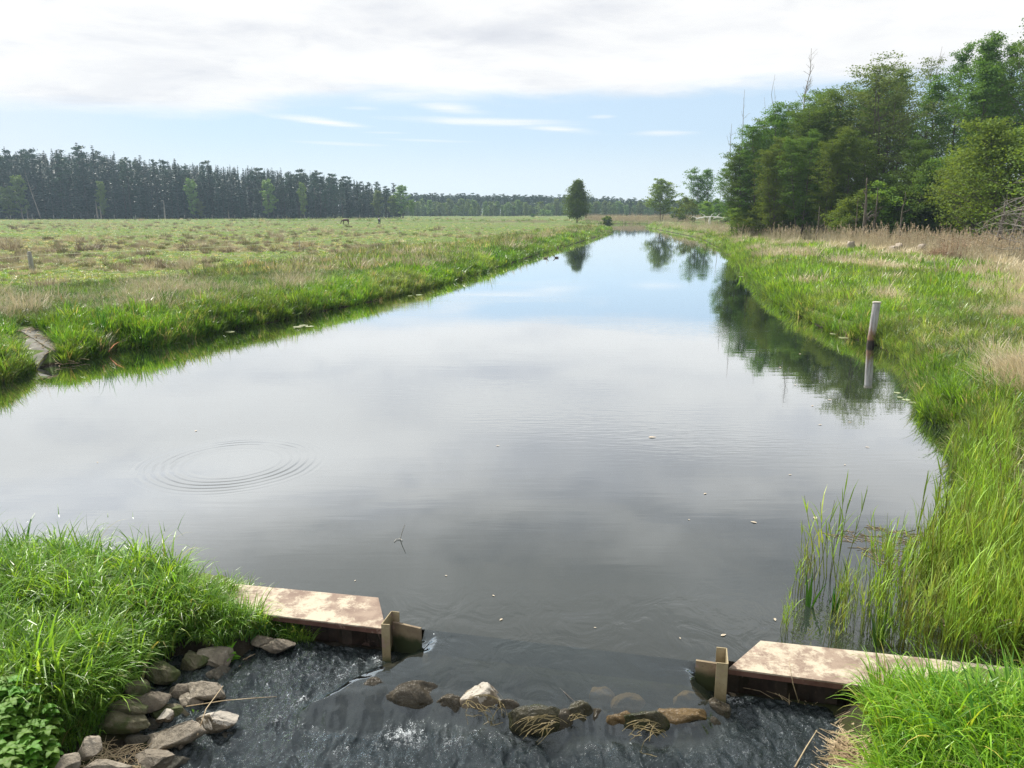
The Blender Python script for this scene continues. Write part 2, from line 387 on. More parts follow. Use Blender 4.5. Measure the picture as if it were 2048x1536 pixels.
# ---------------------------------------------------------------- water
RC = at(465, 925)                                            # centre of the ring ripple
up_poly = np.array([PL+E*.34+NU*.3] + [at(*p, 0) for p in ((838, 1290), (770, 1318), (690, 1352), (625, 1392), (660, 1405), (735, 1398), (790, 1392), (880, 1398), (940, 1416), (1010, 1420), (1060, 1425), (1130, 1434), (1190, 1432), (1240, 1436), (1320, 1446), (1400, 1440), (1432, 1400), (1405, 1362))] + [PR-E*.28+NU*.3, PR-E*.28+NU*9, PL+E*.34+NU*9])
def watermat(name, rapid):
    m, out = newmat(name); pos = geo_pos(); x, y, z = sep(pos)
    lw = node('ShaderNodeFresnel'); lw.inputs['IOR'].default_value = 1.34
    if not rapid:
        rx = x-float(RC[0]); ry = y-float(RC[1]); r = (rx*rx+ry*ry).f('SQRT')
        rr_ = r+noise(pos, .9, 2)*.10
        ring = (rr_*rr_*7.0+rr_*26.0).f('SINE')*sstep(r, .55, 1.15)*sstep(r, 1.75, 1.05)
        ring = ring*(.45+sstep(noise(pos, .7, 2), .38, .62)*.7)
        near = sstep(y, 60.0, 12.0)
        wv = noise(vmul(pos, (.35, 2.2, 1)), 1.6, 3, .5, .4)
        wz = sstep(noise(vmul(pos, (.5, 1, 1)), .10, 3), .48, .62)*sstep(y, 10.0, 15.0)*sstep(y, 80.0, 30.0)
        rip = noise(vmul(pos, (.6, 2.6, 1)), 3.2, 2, .5, .3)
        flow = noise(vmul(pos, (1, .8, 1)), 2.4, 3, .5, 1.2)*sstep(y, 8.6, 7.2)
        h = wv*.0010*(near*.4+.6) + rip*wz*.0036 + ring*.0021 + flow*.012
        nrm = bump(h, 1.0, 1.0)
        rough = .025
    else:
        fz = noise(vmul(pos, (1, 1, .6)), 26, 5, .62, .9); fz2 = noise(pos, 75, 3, .6, .5)
        tf = V(attr('turb').outputs['Fac'])
        nrm = bump((fz*.020+fz2*.0035)*tf + noise(vmul(pos, (1, .8, 1)), 2.4, 3, .5, 1.2)*.012*(1.0-tf) + noise(vmul(pos, (.35, 2.2, 1)), 1.6, 3, .5, .4)*.001, 1.0, 1.0); rough = .11
    link(nrm, lw.inputs['Normal'])
    F_ = V(lw.outputs[0]); fac = F_.f('POWER', .66)+sstep(F_, .04, .14)*.30
    if rapid: tf = V(attr('turb').outputs['Fac']); fac = fac*(1.0-tf)+F_.f('POWER', .72)*tf
    fac = fac.f('MINIMUM', 1.0)
    gl = node('ShaderNodeBsdfGlossy'); inp(gl, 'Roughness', (tf*.06+.025) if rapid else rough); link(nrm, gl.inputs['Normal']); inp(gl, 'Color', (.84, .93, 1, 1) if rapid else (.97, .99, 1, 1))
    df = node('ShaderNodeBsdfDiffuse'); bc = mixc(sstep(y, 9.0, 7.2), (.014, .020, .015), (.030, .037, .033))
    if rapid: bc = mixc(tf, bc, (.008, .012, .012))
    link(bc, df.inputs['Color'])
    tr = node('ShaderNodeBsdfTransparent'); tr.inputs[0].default_value = (.80, .78, .62, 1)
    mb_ = node('ShaderNodeMixShader')
    if rapid: link((sstep(y, 8.6, 6.6)*.26+.08)*(1.0-tf)+V(attr('clear').outputs['Fac'])*.3, mb_.inputs[0])
    else: link(sstep(y, 8.6, 6.6)*.26+.08, mb_.inputs[0])
    link(V(df.outputs[0]), mb_.inputs[1]); link(V(tr.outputs[0]), mb_.inputs[2])
    mx = node('ShaderNodeMixShader'); link(fac, mx.inputs[0])
    link(V(mb_.outputs[0]), mx.inputs[1]); link(V(gl.outputs[0]), mx.inputs[2]); last = mx
    if rapid:
        fo = node('ShaderNodeBsdfDiffuse'); fo.inputs[0].default_value = (.62, .66, .68, 1)
        fa = V(attr('foam').outputs['Fac']); fn = noise(pos, 38, 5, .7, 1.0)
        mk = sstep(fn+fa*.42, .72, .90)*fa
        m3 = node('ShaderNodeMixShader'); link(mk.f('MINIMUM', 1.0), m3.inputs[0]); link(V(mx.outputs[0]), m3.inputs[1]); link(V(fo.outputs[0]), m3.inputs[2]); last = m3
    link(V(last.outputs[0]), out.inputs[0]); return m
# still river: sheet upstream of the weir axis (offset), far end beyond the bend
VJ = .25                                                      # the seam between still and running water, metres upstream of the axis
a0 = PL-E*22+NU*VJ; a1 = PL+NU*VJ; a2 = PR+NU*VJ; a3 = PR+E*14+NU*VJ
mb = MB()
nx = 60
front = [PL+E*t+NU*VJ for t in np.linspace(-22, 17, nx)]
rows = [0, .5, 1.5, 4, 9, 18, 35, 70, 140, 300]
vv = np.array([[*(p+np.array([(p[0])*k*.03, k])), 0.0] for k in rows for p in front])
i = np.arange(len(rows)-1)[:, None]*nx; j = np.arange(nx-1)[None]
mb.add(vv, np.stack([i+j, i+j+1, i+nx+j+1, i+nx+j], -1).reshape(-1, 4))
M['water'] = watermat('river_water', False); M['rapid'] = watermat('rapids_water', True)
tag(mb.obj('river_water', M['water'], smooth_=True), kind='structure')

ROCKS = []   # filled below; (px,py,zc,w,h,...)
WEIR_ROCKS = [  # px, py, width px, height px, top z, look
 (749, 1384, 56, 54, .06, 'wet'), (833, 1394, 116, 70, .095, 'wet'), (966, 1399, 88, 70, .12, 'white'), (1073, 1441, 108, 72, .09, 'weed'),
 (1160, 1434, 54, 56, .09, 'weed'), (1211, 1456, 36, 46, -.03, 'wet'), (1204, 1398, 52, 38, .0, 'brown'), (1256, 1412, 66, 50, .0, 'brown'),
 (1290, 1450, 90, 58, .085, 'weed'), (1357, 1437, 104, 62, .035, 'wetbrown'), (1416, 1466, 58, 46, -.06, 'wet'), (1384, 1404, 70, 32, -.03, 'brown'),
 (900, 1418, 62, 50, .045, 'wet'), (1016, 1428, 56, 46, .05, 'wet'), (1246, 1462, 44, 34, -.03, 'wet'), (700, 1400, 40, 30, -.03, 'wet'), (1330, 1478, 50, 34, -.08, 'wet'),
 (788, 1420, 46, 38, .0, 'wet'), (940, 1440, 50, 38, -.02, 'wet'), (1122, 1450, 50, 46, .05, 'wet'), (1190, 1448, 44, 42, .03, 'wet'), (1238, 1440, 56, 46, .045, 'wetbrown'), (1436, 1432, 50, 44, .02, 'wet')]
def rapid_surface():
    u0, u1, v0, v1 = -3.6, 5.2, -3.9, VJ; st = .0115
    uu = np.arange(u0, u1+st, st); vvv = np.linspace(v0, v1, int((v1-v0)/st))
    U, W = np.meshgrid(uu, vvv); P = PL+U.ravel()[:, None]*E+W.ravel()[:, None]*NU
    s = sdist(P, up_poly)                                     # <0 still sheet, >0 below the sill
    x, y = P[:, 0], P[:, 1]; Wf = W.ravel(); Uf = U.ravel()
    opening = smooth(Uf, .05, .2)*smooth(Uf, 3.35, 3.15) if False else 1
    s = s+(fbm(x*6, y*6, 4, 3)-.5)*.10
    drop = smooth(s, -.16, .20); z = -.17*drop - .15*smooth(-W.ravel(), .5, 2.2)*smooth(s, 0, .4)
    # the strip beyond the axis outside the opening is joined to the river
    wid = float(np.linalg.norm(PR-PL))
    outside = ((Uf < .33) | (Uf > wid-.27))
    low = smooth(s, .02, .2)
    # bulges of water over each boulder and dips between them
    for (px, py, wp, hp, tz, kk) in WEIR_ROCKS:
        c = at(px, py, tz); d = np.hypot((x-c[0])/(wp/221*.60), (y-c[1])/(wp/221*.5))
        bul = np.exp(-d*d)
        if kk == 'brown': z = np.maximum(z, z*(1-bul)+bul*(tz+.012))
        elif kk == 'wet': z = z-.015*bul*(1-low)
        else: z = z-.03*bul*(1-low)
    turb = smooth(s, .0, .28)
    # flow-stretched turbulence
    fx = x*E[0]+y*E[1]; fy = (x*NU[0]+y*NU[1])*.75; fx, fy = fx+.25*fy, fy
    a = fbm(fx*4.2+fbm(fx*2, fy*2, 7)*2.2, fy*2.6, 11, 5); b = 1-np.abs(2*fbm(fx*11+a*2, fy*8, 21, 4)-1); c2 = 1-np.abs(2*fbm(fx*27+b, fy*20+a, 31, 3)-1)
    z = z+turb*((a-.5)*.13+(b-.75)*.058+(c2-.75)*.010)
    z = z+(1-turb)*(fbm(fx*3+fy, fy*1.2, 41, 3)-.5)*.018*smooth(s, -.7, -.1)
    edge_ = smooth(Wf, VJ-.12, VJ); still = (1-edge_)
    z = np.where(outside, z, z*still)
    z = np.where(outside & (Wf > -.02), np.minimum(z, -.15), z)
    foam = np.exp(-((s-.20)/.16)**2)*.9+np.clip((b-.86)*5, 0, 1)*turb*.55+turb*.10
    foam = foam*.58*smooth(fbm(x*2.3, y*2.3, 77, 3), .46, .68)+.10*turb
    mb = MB(); n = len(uu); i = np.arange(len(vvv)-1)[:, None]*n; j = np.arange(n-1)[None]
    q = np.stack([i+j, i+j+1, i+n+j+1, i+n+j], -1).reshape(-1, 4)
    keep = ground_z(P) < z+.12
    kq = keep[q].any(1); ctr_out = (outside & (Wf > .03))[q].any(1)
    q = q[kq & ~ctr_out]
    mb.add(np.concatenate([P, z[:, None]], 1), q); me = mb.mesh('rapids_water', M['rapid'], True)
    for nm, val in (('turb', turb), ('foam', np.clip(foam, 0, 1)), ('clear', smooth(s, .15, -.05)*smooth(s, -1.6, -.1))):
        a_ = me.attributes.new(nm, 'FLOAT', 'POINT')
        a_.data.foreach_set('value', val.astype(np.float32)[:len(me.vertices)])
    o = bpy.data.objects.new('rapids_water', me); C.objects.link(o); tag(o, kind='structure')
    return
rapid_surface()
# ---------------------------------------------------------------- stones
def stone_mat(name, c1, c2, c3, rough=.85, wet=0.0, moss=None, patch=None, rlo=.2):
    m, out = newmat(name); p = node('ShaderNodeBsdfPrincipled'); co = objco(); _, _, z = sep(geo_pos())
    oi = node('ShaderNodeObjectInfo'); rnd = V(oi.outputs['Random'])
    mp = node('ShaderNodeVectorMath', operation='ADD'); link(co, mp.inputs[0]); link(xyz(rnd*40, rnd*17, 0.0), mp.inputs[1]); co = V(mp.outputs[0])
    c = mixc(sstep(noise(co, 6, 7, .65), .35, .65), c1, c2); c = mixc(sstep(noise(co, 22, 6, .7), .56, .70)*.7, c, c3)
    c = mixc(sstep(noise(co, 60, 4, .7), .58, .66)*.5, c, (.05, .045, .035))
    ro = rough
    if patch:
        _, _, nz = sep(V(node('ShaderNodeNewGeometry').outputs['Normal']))
        c = mixc(sstep(noise(co, 7, 5, .6, .6)+nz*.30, .66, .72), c, patch)
    if moss: c = mixc(sstep(noise(co, 5, 5), .45, .58)*.85, c, moss)
    if wet:
        wz = sstep(z+noise(co, 8, 3)*.12, wet, wet-.10)      # dark wet band above the water line
        h = node('ShaderNodeHueSaturation'); link(c, h.inputs['Color']); link(1.0-wz*.5, h.inputs['Value']); c = V(h.outputs[0])
        ro = .8-wz*(.8-rlo)
    link(c, p.inputs['Base Color']); inp(p, 'Roughness', ro); inp(p, 'Specular IOR Level', .35)
    nb_ = bump(noise(co, 16, 8, .7)*.7+noise(co, 5, 4)*.6, .035); link(nb_, p.inputs['Normal'])
    link(V(p.outputs[0]), out.inputs[0]); return m
ST = {'grey': stone_mat('stone_grey', (.11, .092, .07), (.21, .18, .14), (.33, .30, .25), wet=-.13),
      'light': stone_mat('stone_light', (.18, .155, .12), (.31, .27, .215), (.46, .42, .36), wet=-.14),
      'moss': stone_mat('stone_mossy', (.10, .10, .055), (.17, .15, .10), (.22, .2, .15), wet=-.12, moss=(.055, .075, .02)),
      'dark': stone_mat('stone_dark', (.045, .045, .036), (.10, .09, .07), (.15, .14, .11), wet=0.0),
      'white': stone_mat('stone_white_topped', (.13, .105, .07), (.20, .165, .12), (.28, .25, .2), wet=.0, patch=(.42, .385, .33)),
      'brown': stone_mat('stone_brown', (.22, .15, .07), (.33, .23, .11), (.4, .3, .17), wet=.0),
      'wet': stone_mat('stone_wet', (.075, .062, .040), (.15, .125, .085), (.26, .23, .18), wet=.25, rlo=.12), 'wetbrown': stone_mat('stone_wet_brown', (.20, .13, .05), (.30, .20, .09), (.36, .27, .15), wet=.2, rlo=.15),
      'weed': stone_mat('stone_weedy', (.05, .046, .022), (.10, .09, .045), (.17, .15, .10), wet=.22, rlo=.15, moss=(.06, .07, .015))}
import bmesh
def ico(sub):
    bm = bmesh.new(); bmesh.ops.create_icosphere(bm, subdivisions=sub, radius=1); v = np.array([x.co for x in bm.verts]); f = np.array([[q.index for q in p.verts] for p in bm.faces]); bm.free(); return v, f
IV, IF = ico(5)
def stone(name, px, py, wpx, hpx, zc, look, label, rz=0.0, tall=None, flat=.75, cuts=11, seed=0, cat='stone', group=None, soft=.0):
    rng = np.random.default_rng(seed*7+int(px)); c = at(px, py, zc); d = math.hypot(c[0], c[1]); dep = (c[1]*cP-(zc-CH)*sP)
    W = wpx/F*dep; Hh = hpx/F*dep
    v = IV.copy()
    for k in range(cuts):
        n = rng.normal(size=3); n /= np.linalg.norm(n); dd = rng.uniform(.50, .84)+soft; t = v@n-dd; v = v-np.maximum(t, 0)[:, None]*n*.97
    v = v+IV*((fbm(IV[:, 0]*2.2+IV[:, 2]*1.3+px, IV[:, 1]*2.2-IV[:, 2]+py, seed, 4)-.5)*.30)[:, None]
    v = v+IV*((fbm(IV[:, 0]*9+IV[:, 2]*5+px, IV[:, 1]*9-IV[:, 2]*6, seed+3, 3)-.5)*.05)[:, None]
    mn, mx_ = v.min(0), v.max(0); v = (v-(mn+mx_)/2)/((mx_-mn)/2)
    z_half = (tall if tall else Hh*.5*flat)
    y_half = max(.4*Hh, (Hh-z_half*2*.78)/.62*.5+z_half*.2)
    ca, sa = math.cos(rz), math.sin(rz)
    v = v*np.array([W*.53, y_half, z_half]); v = np.stack([v[:, 0], v[:, 1]*1.0, v[:, 2]+v[:, 0]*math.tan(rz)], -1)
    mb = MB(); mb.add(v, t=IF); o = mb.obj(name, ST[look], smooth_=True); o.location = (c[0], c[1], zc)
    return tag(o, label, cat, group)
BS = [  # stones of the left bank
 (556, 1293, 52, 32, -.10, 'grey', 'flat oval brown grey stone under the left beam at the edge of the rapids', 0, 1),
 (524, 1282, 34, 24, -.06, 'grey', 'small brown stone half under the grass beside the flat oval stone', 0, 2),
 (391, 1321, 46, 40, -.10, 'moss', 'dark mossy stone just left of the light stone behind the leafy seedling', .1, 3),
 (430, 1316, 52, 40, -.10, 'light', 'light grey stone behind the pale green leafy plant', 0, 4),
 (432, 1350, 50, 34, -.20, 'dark', 'dark wet stone in the shade under the pale green leafy plant', 0, 5),
 (328, 1345, 50, 42, -.06, 'moss', 'angular mossy stone right under the big dock leaves', 0, 6),
 (368, 1379, 46, 34, -.16, 'grey', 'pointed grey stone leaning left of the round light stone', .2, 7),
 (413, 1382, 60, 46, -.13, 'light', 'round light brown stone, highest of the dry pile by the rapids', 0, 8),
 (383, 1402, 38, 32, -.20, 'light', 'small blocky stone tucked below the round light brown stone', 0, 9),
 (301, 1404, 60, 46, -.12, 'grey', 'angular grey stone with sharp right tip above a dark gap', 0, 10),
 (270, 1377, 44, 36, -.02, 'moss', 'mossy stone half grown over at the grass edge', 0, 11),
 (258, 1416, 56, 34, -.05, 'moss', 'brown stone strewn with thin straws just above the widest stone', 0, 12),
 (243, 1444, 88, 44, -.12, 'moss', 'widest flat brown stone below the grass with straws on it', .05, 13),
 (342, 1427, 64, 40, -.22, 'moss', 'low mossy stone with a pale corner between wet gaps', -.2, 14),
 (331, 1433, 26, 26, -.18, 'white', 'small pale topped stone resting against the low mossy stone', .2, 24),
 (310, 1453, 40, 32, -.28, 'dark', 'smooth dark rounded stone sitting in the still water gap', 0, 15),
 (433, 1443, 64, 48, -.18, 'white', 'white topped stone beside the straws at the rapids edge', .15, 16),
 (350, 1474, 104, 58, -.20, 'light', 'long brown slab stone tilted up towards the white topped stone', .33, 17),
 (457, 1475, 46, 32, -.32, 'dark', 'dark submerged stone with yellow green algae in the rapids', 0, 18),
 (180, 1499, 36, 48, .02, 'light', 'upright grey green stone beside the nettles', 0, 19),
 (136, 1529, 40, 38, .08, 'light', 'smooth light grey stone at the corner of the nettles', .2, 20),
 (307, 1524, 62, 38, -.12, 'grey', 'brown knobbly stone below the long slab at the lower edge', 0, 21),
 (216, 1534, 74, 26, -.02, 'light', 'sandy flat stone under a heap of straws at the lower edge', 0, 22),
 (521, 1316, 30, 22, -.22, 'dark', 'small dark wet stone between the leafy plant and the rapids', 0, 23),
 (352, 1530, 40, 30, -.30, 'dark', 'dark wet stone at the lower edge where the rapids begin', 0, 26),
 (487, 1345, 34, 22, -.27, 'dark', 'small dark stone under the bundle of straws', 0, 27),
 (275, 1480, 40, 24, -.24, 'dark', 'dark stone in the puddle left of the long slab', 0, 28)]
for (px, py, w_, h_, z_, lk, lb, rz, sd) in BS:
    stone('river_stone', px, py, w_*1.28, h_*1.28, z_, lk, lb, rz, seed=sd, group='stones on the left bank of the rapids')
WL = ['small wet boulder with water sheeting over it, first from the left board', 'wide dark boulder glazed by smooth water left of the white topped boulder', 'white topped round boulder with straws around it in the weir line',
      'broad weedy boulder draped with dead reeds in the middle of the weir', 'small blocky boulder with a twig on top beside the draped boulder', 'pale boulder under the narrow white chute', 'dark brown submerged boulder above the narrow chute',
      'light brown submerged boulder right of the chute', 'rounded boulder capped with brown dead reeds right of the chute', 'flat orange brown boulder just under the water near the right board', 'greenish wet boulder below the flat orange brown one', 'dim submerged stone nearest the right board', 'small wet stone between the wide dark boulder and the white topped one', 'small wet stone just right of the white topped boulder', 'small wet stone left of the rounded boulder capped with reeds', 'low wet stone at the far left of the weir line', 'low dark stone below the flat orange brown boulder', 'small wet stone at the lower left of the wide dark boulder', 'small wet stone below the left foot of the white topped boulder', 'wet stone wedged between the draped boulder and the blocky one', 'wet stone wedged just left of the narrow chute', 'orange brown wet stone just left of the reed capped boulder', 'wet stone at the foot of the right steel guide']
rg9 = np.random.default_rng(99); PLY = [(200, 1490), (232, 1460), (262, 1395), (300, 1370), (335, 1330), (420, 1330), (480, 1325), (470, 1365), (450, 1400), (400, 1450), (330, 1530), (200, 1560)]; q_ = []
while len(q_) < 26:
    a, b = rg9.uniform(200, 480), rg9.uniform(1325, 1560)
    if inside(np.array([a]), np.array([b]), PLY)[0]: q_.append((a, b))
for k, (a, b) in enumerate(q_):
    stone('river_stone', a, b, rg9.uniform(20, 38), rg9.uniform(16, 28), -.27, ['dark', 'moss', 'grey'][k % 3], 'small wet stone wedged low between the larger stones of the left pile', seed=300+k, group='small stones wedged in the left pile')
for k, (px, py, w_, h_, tz, lk) in enumerate(WEIR_ROCKS):
    tall = .17 if lk in ('white', 'weed', 'wet') else .12
    stone('weir_boulder', px, py+(4 if tz > .02 else 0), w_*1.02, h_, tz-tall-(.0 if lk == 'white' else .02), lk, WL[k], tall=tall, seed=40+k, cuts=6, soft=.12, cat='boulder', group='boulders across the weir opening')
# stones seen dimly under the water above the weir
# ---------------------------------------------------------------- weir walls, caps, guides and boards
def prism(mb, plan, z0, z1, col=None):
    plan = np.asarray(plan, float); n = len(plan)
    a = sum(plan[i][0]*plan[(i+1) % n][1]-plan[(i+1) % n][0]*plan[i][1] for i in range(n))
    if a < 0: plan = plan[::-1]
    v = np.concatenate([np.c_[plan, np.full(n, z0)], np.c_[plan, np.full(n, z1)]])
    q = [(i, (i+1) % n, n+(i+1) % n, n+i) for i in range(n)]
    t = [(0, i+1, i) for i in range(1, n-1)]+[(n, n+i, n+i+1) for i in range(1, n-1)]
    mb.add(v, q, t, col)
def rustmat(name, flake=.5, base=((.20, .145, .115), (.29, .225, .175)), pale=(.46, .40, .31), green=None):
    m, out = newmat(name); p = node('ShaderNodeBsdfPrincipled'); co = geo_pos()
    c = mixc(sstep(noise(co, 5, 6, .6), .35, .65), *base)
    c = mixc(sstep(noise(co, 3.4, 9, .80, .1)*.6+noise(co, .9, 4, .6)*.4, flake-.03, flake+.05), c, pale)
    c = mixc(sstep(noise(co, 2.8, 6, .7, .3), .60, .66)*.8, c, (.30, .21, .18))
    c = mixc(sstep(noise(co, 30, 5, .7), .60, .70)*.6, c, (.14, .09, .07))
    if green:
        _, _, z = sep(co); g = sstep(z+noise(co, 9, 4)*.10, green[0], green[0]-.10); c = mixc(g, c, green[1])
    link(c, p.inputs['Base Color']); inp(p, 'Roughness', .8); inp(p, 'Specular IOR Level', .25)
    link(bump(noise(co, 24, 6, .7)*.6+noise(co, 2.6, 6, .65)*.5, .006), p.inputs['Normal']); link(V(p.outputs[0]), out.inputs[0]); return m
M['rust'] = rustmat('rusty_capping', .485)
M['rustdark'] = rustmat('rusty_edge', .70, ((.09, .045, .035), (.14, .075, .06)), (.2, .12, .09))
M['sheet'] = rustmat('sheet_pile', .72, ((.035, .028, .022), (.07, .05, .04)), (.1, .07, .05))
M['guide'] = rustmat('board_guide', .58, ((.26, .21, .12), (.36, .30, .19)), (.50, .44, .30), green=(-.03, (.05, .065, .018)))
M['board'] = rustmat('stop_board', .60, ((.17, .13, .09), (.25, .20, .13)), (.42, .36, .25), green=(.13, (.035, .045, .018)))
def bevel(o, wd=.006, seg=2):
    b = o.modifiers.new('bevel', 'BEVEL'); b.width = wd; b.segments = seg; b.limit_method = 'ANGLE'; return o
def weir_side(front, back, side, label):
    root = empty('weir_wall', (front[0][0], front[0][1], 0)); tag(root, label, 'weir wall')
    f = np.array(front); b = np.array(back); o0 = np.array([front[0][0], front[0][1]])
    mb = MB(); prism(mb, np.concatenate([f, b[::-1]])-o0, ZC-.016, ZC); bevel(mb.obj('capping_plate', M['rust'], root), .004)
    mb = MB(); inn = NU*.012
    prism(mb, np.array([f[0]-inn*.2, f[1]-inn*.2, f[1]+inn, f[0]+inn])-o0, ZC-.066, ZC-.0165); bevel(mb.obj('front_lip', M['rustdark'], root), .003)
    # corrugated sheet piling below
    L = np.linalg.norm(f[1]-f[0]); d = (f[1]-f[0])/L; n = int(L/.11); pts = []
    for i in range(n+1): pts.append(f[0]+d*(L*i/n)+NU*(.14+(.13 if (i//2) % 2 else 0)))
    pts = np.array(pts)-o0; k = len(pts); v = np.concatenate([np.c_[pts, np.full(k, -1.0)], np.c_[pts, np.full(k, ZC-.018)], np.c_[pts+NU*.012, np.full(k, -1.)], np.c_[pts+NU*.012, np.full(k, ZC-.018)]])
    q = [(i, i+1, k+i+1, k+i) for i in range(k-1)]+[(2*k+i+1, 2*k+i, 3*k+i, 3*k+i+1) for i in range(k-1)]
    mb = MB(); mb.add(v, q); mb.obj('sheet_piling', M['sheet'], root)
    return root
lf0, lb0 = at(772, 1258, ZC), at(757, 1195, ZC); lfs = at(600, 1237, ZC); lbs = at(370, 1158, ZC)
dl = (lfs-lf0)/np.linalg.norm(lfs-lf0); dlb = (lbs-lb0)/np.linalg.norm(lbs-lb0)
weir_side([lf0, lf0+dl*2.35], [lb0, lb0+dlb*2.35], -1, 'rusty flat topped steel weir wall running out of the grassy clump')
rf0, rb0 = at(1457, 1336, ZC), at(1521, 1281, ZC); rfs = at(1720, 1371, ZC); rbs = at(2048, 1337, ZC)
dr = (rfs-rf0)/np.linalg.norm(rfs-rf0); drb = (rbs-rb0)/np.linalg.norm(rbs-rb0)
weir_side([rf0, rf0+dr*4.0], [rb0, rb0+drb*4.0], 1, 'rusty pink and cream weir wall with a slanted end beside the reeds')
def guide(plan, ztop, label, plank, pz):
    root = empty('board_guide', (*plan[0], 0)); tag(root, label, 'steel guide'); o0 = np.array(plan[0]); th = .009
    mb = MB(); P = [np.array(p)-o0 for p in plan]
    for a, b in zip(P[:-1], P[1:]):
        d = (b-a)/np.linalg.norm(b-a); nn = np.array([-d[1], d[0]])*th
        prism(mb, [a-nn*.5, b-nn*.5, b+nn*.5, a+nn*.5], -.75, ztop-(.0 if a is P[0] else .001))
    mb.obj('guide_channel', M['guide'], root)
    p0, p1 = np.array(plank[0])-o0, np.array(plank[1])-o0; d = (p1-p0)/np.linalg.norm(p1-p0); nn = np.array([-d[1], d[0]])*.014
    mb = MB(); prism(mb, [p0-nn, p1-nn, p1+nn, p0+nn], -.6, pz); bevel(mb.obj('stop_board', M['board'], root), .003)
zt = .26
guide([at(779, 1249, zt), at(763, 1248, zt), at(783, 1222, zt), at(798.5, 1224, zt)], zt, 'yellowish U shaped steel guide holding a short dark board at the left wall end', (at(786, 1243, .16), at(842, 1256, .16)), .16)
guide([at(1433, 1325, zt), at(1456, 1327, zt), at(1453, 1296, zt), at(1433, 1294, zt)], zt, 'yellowish U shaped steel guide holding a short board at the right wall end', (at(1392, 1320, .14), at(1440, 1327, .14)), .14)

# ---------------------------------------------------------------- scatter machinery
def tuft_mesh(fn, seed, mat=None, color=False):
    mb = MB(); fn(mb, np.random.default_rng(seed)); return mb.mesh('tuft', mat, False, color)
def gn_scatter(name, meshes, pts, rot, scl, tint, mat, label, cat=None, kind='stuff', group=None):
    """one object: its points carry copies of a few tuft meshes"""
    if name in ('bank_grass', 'clump_grass', 'meadow_grass', 'reed_shoots'): tint = vary(np.asarray(pts), tint, .5 if name not in ('clump_grass', 'reed_shoots') else .2)
    pts = np.asarray(pts, np.float32); n = len(pts)
    me = bpy.data.meshes.new(name); me.vertices.add(n); me.vertices.foreach_set('co', pts.ravel())
    for an, ty, key, val in (('rot', 'FLOAT_VECTOR', 'vector', rot), ('scl', 'FLOAT_VECTOR', 'vector', scl)):
        a = me.attributes.new(an, ty, 'POINT'); a.data.foreach_set(key, np.asarray(val, np.float32).ravel())
    a = me.attributes.new('tint', 'FLOAT_COLOR', 'POINT'); a.data.foreach_set('color', np.concatenate([tint, np.ones((n, 1))], 1).astype(np.float32).ravel())
    a = me.attributes.new('idx', 'INT', 'POINT'); a.data.foreach_set('value', np.random.default_rng(5).integers(0, len(meshes), n).astype(np.int32))
    o = bpy.data.objects.new(name, me); C.objects.link(o); me.materials.append(mat)
    ng = bpy.data.node_groups.new(name, 'GeometryNodeTree')
    ng.interface.new_socket('Geometry', in_out='INPUT', socket_type='NodeSocketGeometry'); ng.interface.new_socket('Geometry', in_out='OUTPUT', socket_type='NodeSocketGeometry')
    N = ng.nodes.new; Lk = ng.links.new; gi = N('NodeGroupInput'); go = N('NodeGroupOutput'); ip = N('GeometryNodeInstanceOnPoints')
    jn = N('GeometryNodeJoinGeometry')
    for mm in meshes:
        so = bpy.data.objects.new('tuft_source', mm); oi = N('GeometryNodeObjectInfo'); oi.inputs['Object'].default_value = so
        gt = N('GeometryNodeGeometryToInstance'); Lk(oi.outputs['Geometry'], gt.inputs[0]); Lk(gt.outputs[0], jn.inputs[0])
    Lk(gi.outputs[0], ip.inputs['Points']); Lk(jn.outputs[0], ip.inputs['Instance']); ip.inputs['Pick Instance'].default_value = True
    def na(nm, ty):
        x = N('GeometryNodeInputNamedAttribute'); x.data_type = ty; x.inputs['Name'].default_value = nm
        return [s for s in x.outputs if s.enabled and s.name == 'Attribute'][0] if True else None
    Lk(na('idx', 'INT'), ip.inputs['Instance Index']); 
    er = N('FunctionNodeEulerToRotation'); Lk(na('rot', 'FLOAT_VECTOR'), er.inputs[0]); Lk(er.outputs[0], ip.inputs['Rotation'])
    Lk(na('scl', 'FLOAT_VECTOR'), ip.inputs['Scale']); 
    sm = N('GeometryNodeSetMaterial'); sm.inputs['Material'].default_value = mat; Lk(ip.outputs[0], sm.inputs[0]); Lk(sm.outputs[0], go.inputs[0])
    md = o.modifiers.new('scatter', 'NODES'); md.node_group = ng
    return tag(o, label, cat, group, kind)
RG = np.random.default_rng(11)
def T(fn, n=3, s0=0): return [tuft_mesh(fn, s0+k, M['blade'], True) for k in range(n)]
t_lush = T(lambda m, r: blades(m, 30, .085, (.28, .60), (.02, .40), (.7, 2.9), (.010, .019), 7, r), 5)
t_bank = T(lambda m, r: blades(m, 32, .15, (.18, .48), (.02, .6), (.4, 2.2), (.011, .020), 4, r), 4, 20)
t_far = T(lambda m, r: blades(m, 30, .34, (.16, .46), (.05, .8), (.3, 1.6), (.025, .05), 2, r), 4, 40)
t_vfar = T(lambda m, r: blades(m, 30, .6, (.15, .42), (.1, .8), (.2, 1.0), (.06, .12), 1, r), 3, 50)
t_dry = T(lambda m, r: blades(m, 50, .22, (.25, .62), (.2, 1.3), (.1, 1.3), (.005, .011), 3, r), 4, 60)
t_dryf = T(lambda m, r: blades(m, 34, .36, (.25, .60), (.2, 1.25), (.2, 1.3), (.018, .035), 2, r), 3, 70)
t_tus = T(lambda m, r: blades(m, 90, .30, (.25, .55), (.05, .9), (.2, .9), (.012, .028), 2, r), 3, 80)
